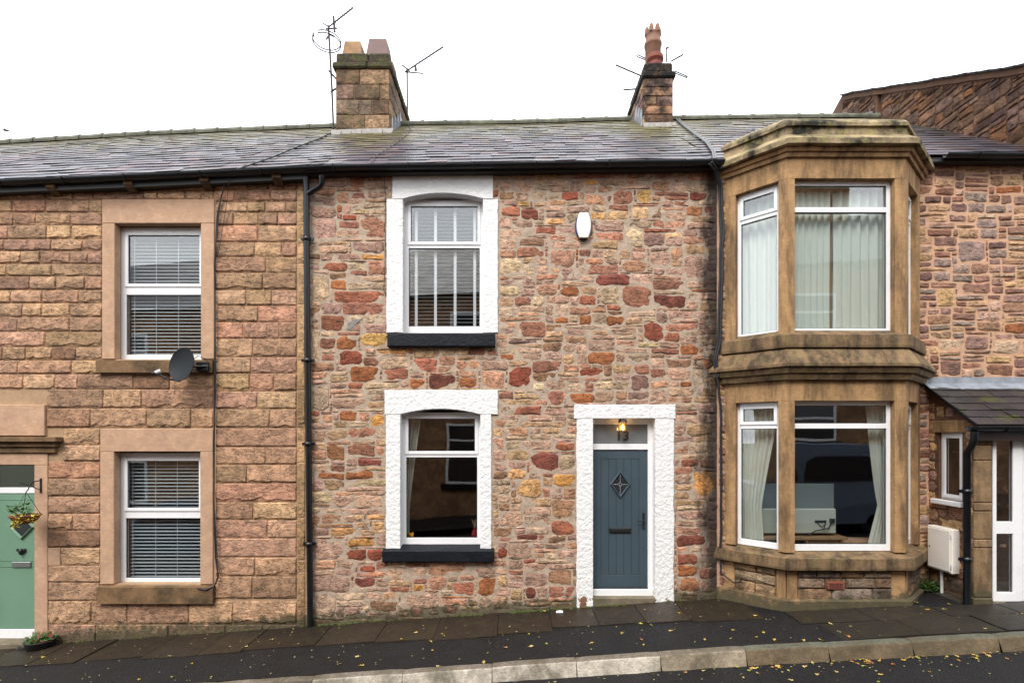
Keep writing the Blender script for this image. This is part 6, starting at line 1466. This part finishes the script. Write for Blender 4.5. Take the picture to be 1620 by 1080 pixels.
# ================================================================== ACROSS THE STREET (seen mirrored in the panes)
def opp_house(x0, x1, label, wins):
    h = thing('terraced_house', label, 'house', ((x0 + x1) / 2, -9.4, gz((x0 + x1) / 2)))
    zr = lambda x: 10.3 + .052 * (x + 1.5); ze = lambda x: 7.35 + .052 * (x + 1.5)
    m = MB(); 
    m.add([(x0, -9.4, gz(x0) - .4), (x1, -9.4, gz(x1) - .4), (x1, -9.4, ze(x1)), (x0, -9.4, ze(x0)), (x0, -17, gz(x0) - .4), (x1, -17, gz(x1) - .4), (x1, -17, ze(x1)), (x0, -17, ze(x0))], [(3, 2, 1, 0), (4, 5, 6, 7), (0, 4, 7, 3), (2, 6, 5, 1)]); m.build('wall', M_ashopp, h)
    r = MB(); r.add([(x0, -9.15, ze(x0) - .05), (x1, -9.15, ze(x1) - .05), (x1, -13.2, zr(x1)), (x0, -13.2, zr(x0)), (x1, -17.2, ze(x1)), (x0, -17.2, ze(x0))], [(3, 2, 1, 0), (5, 4, 2, 3)]); r.build('roof', M_oppr, h)
    fx = lambda u, d, z: (u, -9.4 - d, z)
    for (a, b_, c_, d_) in wins:
        w = MB(fx); f = .08; w.box(a, a + f, -.05, .02, c_, d_); w.box(b_ - f, b_, -.05, .02, c_, d_); w.box(a + f, b_ - f, -.05, .02, c_, c_ + f); w.box(a + f, b_ - f, -.05, .02, d_ - f, d_); w.box(a + f, b_ - f, -.04, .02, d_ - .62, d_ - .55); wo = w.build('window', M_upvc, h)
        MB(fx).box(a + f, b_ - f, -.02, .01, c_ + f, d_ - f).build('pane', M_oppg, wo); MB(fx).box(a - .15, b_ + .15, -.1, .02, c_ - .2, c_ - .002).build('sill', M_navy, wo)
    return h
M_ashopp = stone_mat('brown street stone', col(190, 146, 108), bumpk=.6, stain=col(70, 54, 42), stain_amt=.6)
M_oppr = simple('grey slate roof across the street', col(74, 74, 80), .5, var=.3, vscale=3); M_oppg = simple('dark window glass', (.02, .022, .025, 1), .05)
opp_house(-16, -6.2, 'stone terraced house across the street mirrored in the left windows', [(-13.5, -12.2, .3, 2.3), (-9.5, -8.2, .5, 2.5), (-13.5, -12.2, 4.2, 6.0), (-9.5, -8.2, 4.3, 6.1)])
oh = opp_house(-6.2, 3.5, 'stone terraced house across the street mirrored in the middle window', [(-2.2, -.9, .98, 3.0), (-2.05, -.85, 5.0, 6.7), (-5.4, -4.2, .7, 2.6), (-5.4, -4.2, 4.8, 6.5), (1.6, 2.8, 5.1, 6.8), (1.6, 2.8, 1.2, 3.1)])
oh2 = opp_house(3.5, 17, 'stone terraced house across the street mirrored in the bay', [(8.6, 10.05, 2.4, 3.7), (4.6, 6.0, 1.6, 3.4), (8.6, 10.05, 5.3, 7.0), (13, 14.4, 2, 3.8), (13, 14.4, 5.5, 7.2)])
ck = MB(); ck.box(10.6, 12.6, -13.9, -12.6, 9.5, 13.2); ck.box(10.5, 12.7, -14, -12.5, 13.2, 13.4); ck.build('chimney', M_ashopp, oh2)
def vehicle(name, label, cat, cx, y0, base, L, W, prof, win, paint, wheels):
    """body lofted from a side outline: sides, then a shoulder drawn in towards the roof"""
    t = thing(name, label, cat, (cx, y0 + W / 2, base)); m = MB(); n = len(prof)
    def ring(y, inset): return [(cx + x_ * (1 - inset * .02), y, base + z_) for x_, z_ in prof]
    zmax = max(p[1] for p in prof)
    rows = []
    for s in range(5):
        pass
    lay = [(0.0, 0.04), (.03, 0.0), (W - .03, 0.0), (W, .04)]
    vs = []
    for (yy, k) in lay:
        for x_, z_ in prof:
            tuck = max(0, (z_ - .95)) * .16; y_ = yy + tuck if yy < W / 2 else yy - tuck
            vs.append((cx + x_ * (1 - k), y0 + y_, base + z_ - (k * .3 if z_ > .5 else -k * .3)))
    fs = [tuple(range(n)), tuple(3 * n + i for i in range(n))[::-1]] + [(j * n + i, (j + 1) * n + i, (j + 1) * n + (i + 1) % n, j * n + (i + 1) % n) for j in range(3) for i in range(n)]
    m.add(vs, fs); b = m.build('body', paint, t)
    for w_ in win:
        q = MB(); k = len(w_)
        for side in (0, 1):
            vv = []
            for x_, z_ in w_:
                tuck = max(0, (z_ - .95)) * .16; y_ = (tuck - .004) if side == 0 else (W - tuck + .004)
                vv.append((cx + x_, y0 + y_, base + z_))
            q.add(vv, [tuple(range(k)) if side == 0 else tuple(range(k))[::-1]])
        q.build('side_window', M_oppg, t)
    for wx in wheels:
        for yy in (.1, W - .1):
            wv = MB(); wv.lathe([(.0, -.1), (.2, -.1), (.24, -.09), (.31, -.08), (.33, -.03), (.33, .03), (.31, .08), (.24, .09), (.2, .1), (0, .1)], (cx + wx, y0 + yy, base + .33), 20, mat=Matrix.Rotation(math.radians(90), 3, 'X')); wv.build('wheel', M_gask, t)
    return t
M_van = simple('dark blue van paint', col(128, 146, 168), .2); M_car = simple('blue car paint', col(30, 70, 110), .2)
vb = gz(7) - KH + .02
vehicle('parked_van', 'dark blue van parked opposite and mirrored in the bay glass', 'van', 6.9, -7.0, vb, 4.4, 1.85, [(-2.2, .3), (2.15, .3), (2.2, .9), (2.1, 1.5), (1.9, 2.0), (1.5, 2.12), (-.3, 2.14), (-.9, 2.02), (-1.5, 1.35), (-2.1, 1.15), (-2.25, .7)],
        [[(-.2, 1.3), (1.35, 1.3), (1.5, 1.42), (1.45, 1.75), (1.3, 1.85), (.1, 1.85), (-.15, 1.7)], [(-1.35, 1.32), (-.35, 1.3), (-.4, 1.82), (-.8, 1.8)]], M_van, (-1.4, 1.4))
vehicle('parked_car', 'blue hatchback parked opposite and mirrored in the left window', 'car', -8.6, -6.9, gz(-8.6) - KH + .02, 4.2, 1.75, [(-2.1, .3), (2.05, .3), (2.1, .7), (2.0, 1.0), (1.6, 1.45), (1.2, 1.6), (-.4, 1.6), (-1.1, 1.1), (-1.9, .95), (-2.12, .6)],
        [[(-.9, 1.08), (1.5, 1.08), (1.4, 1.4), (1.1, 1.5), (-.35, 1.5)]], M_car, (-1.3, 1.3))
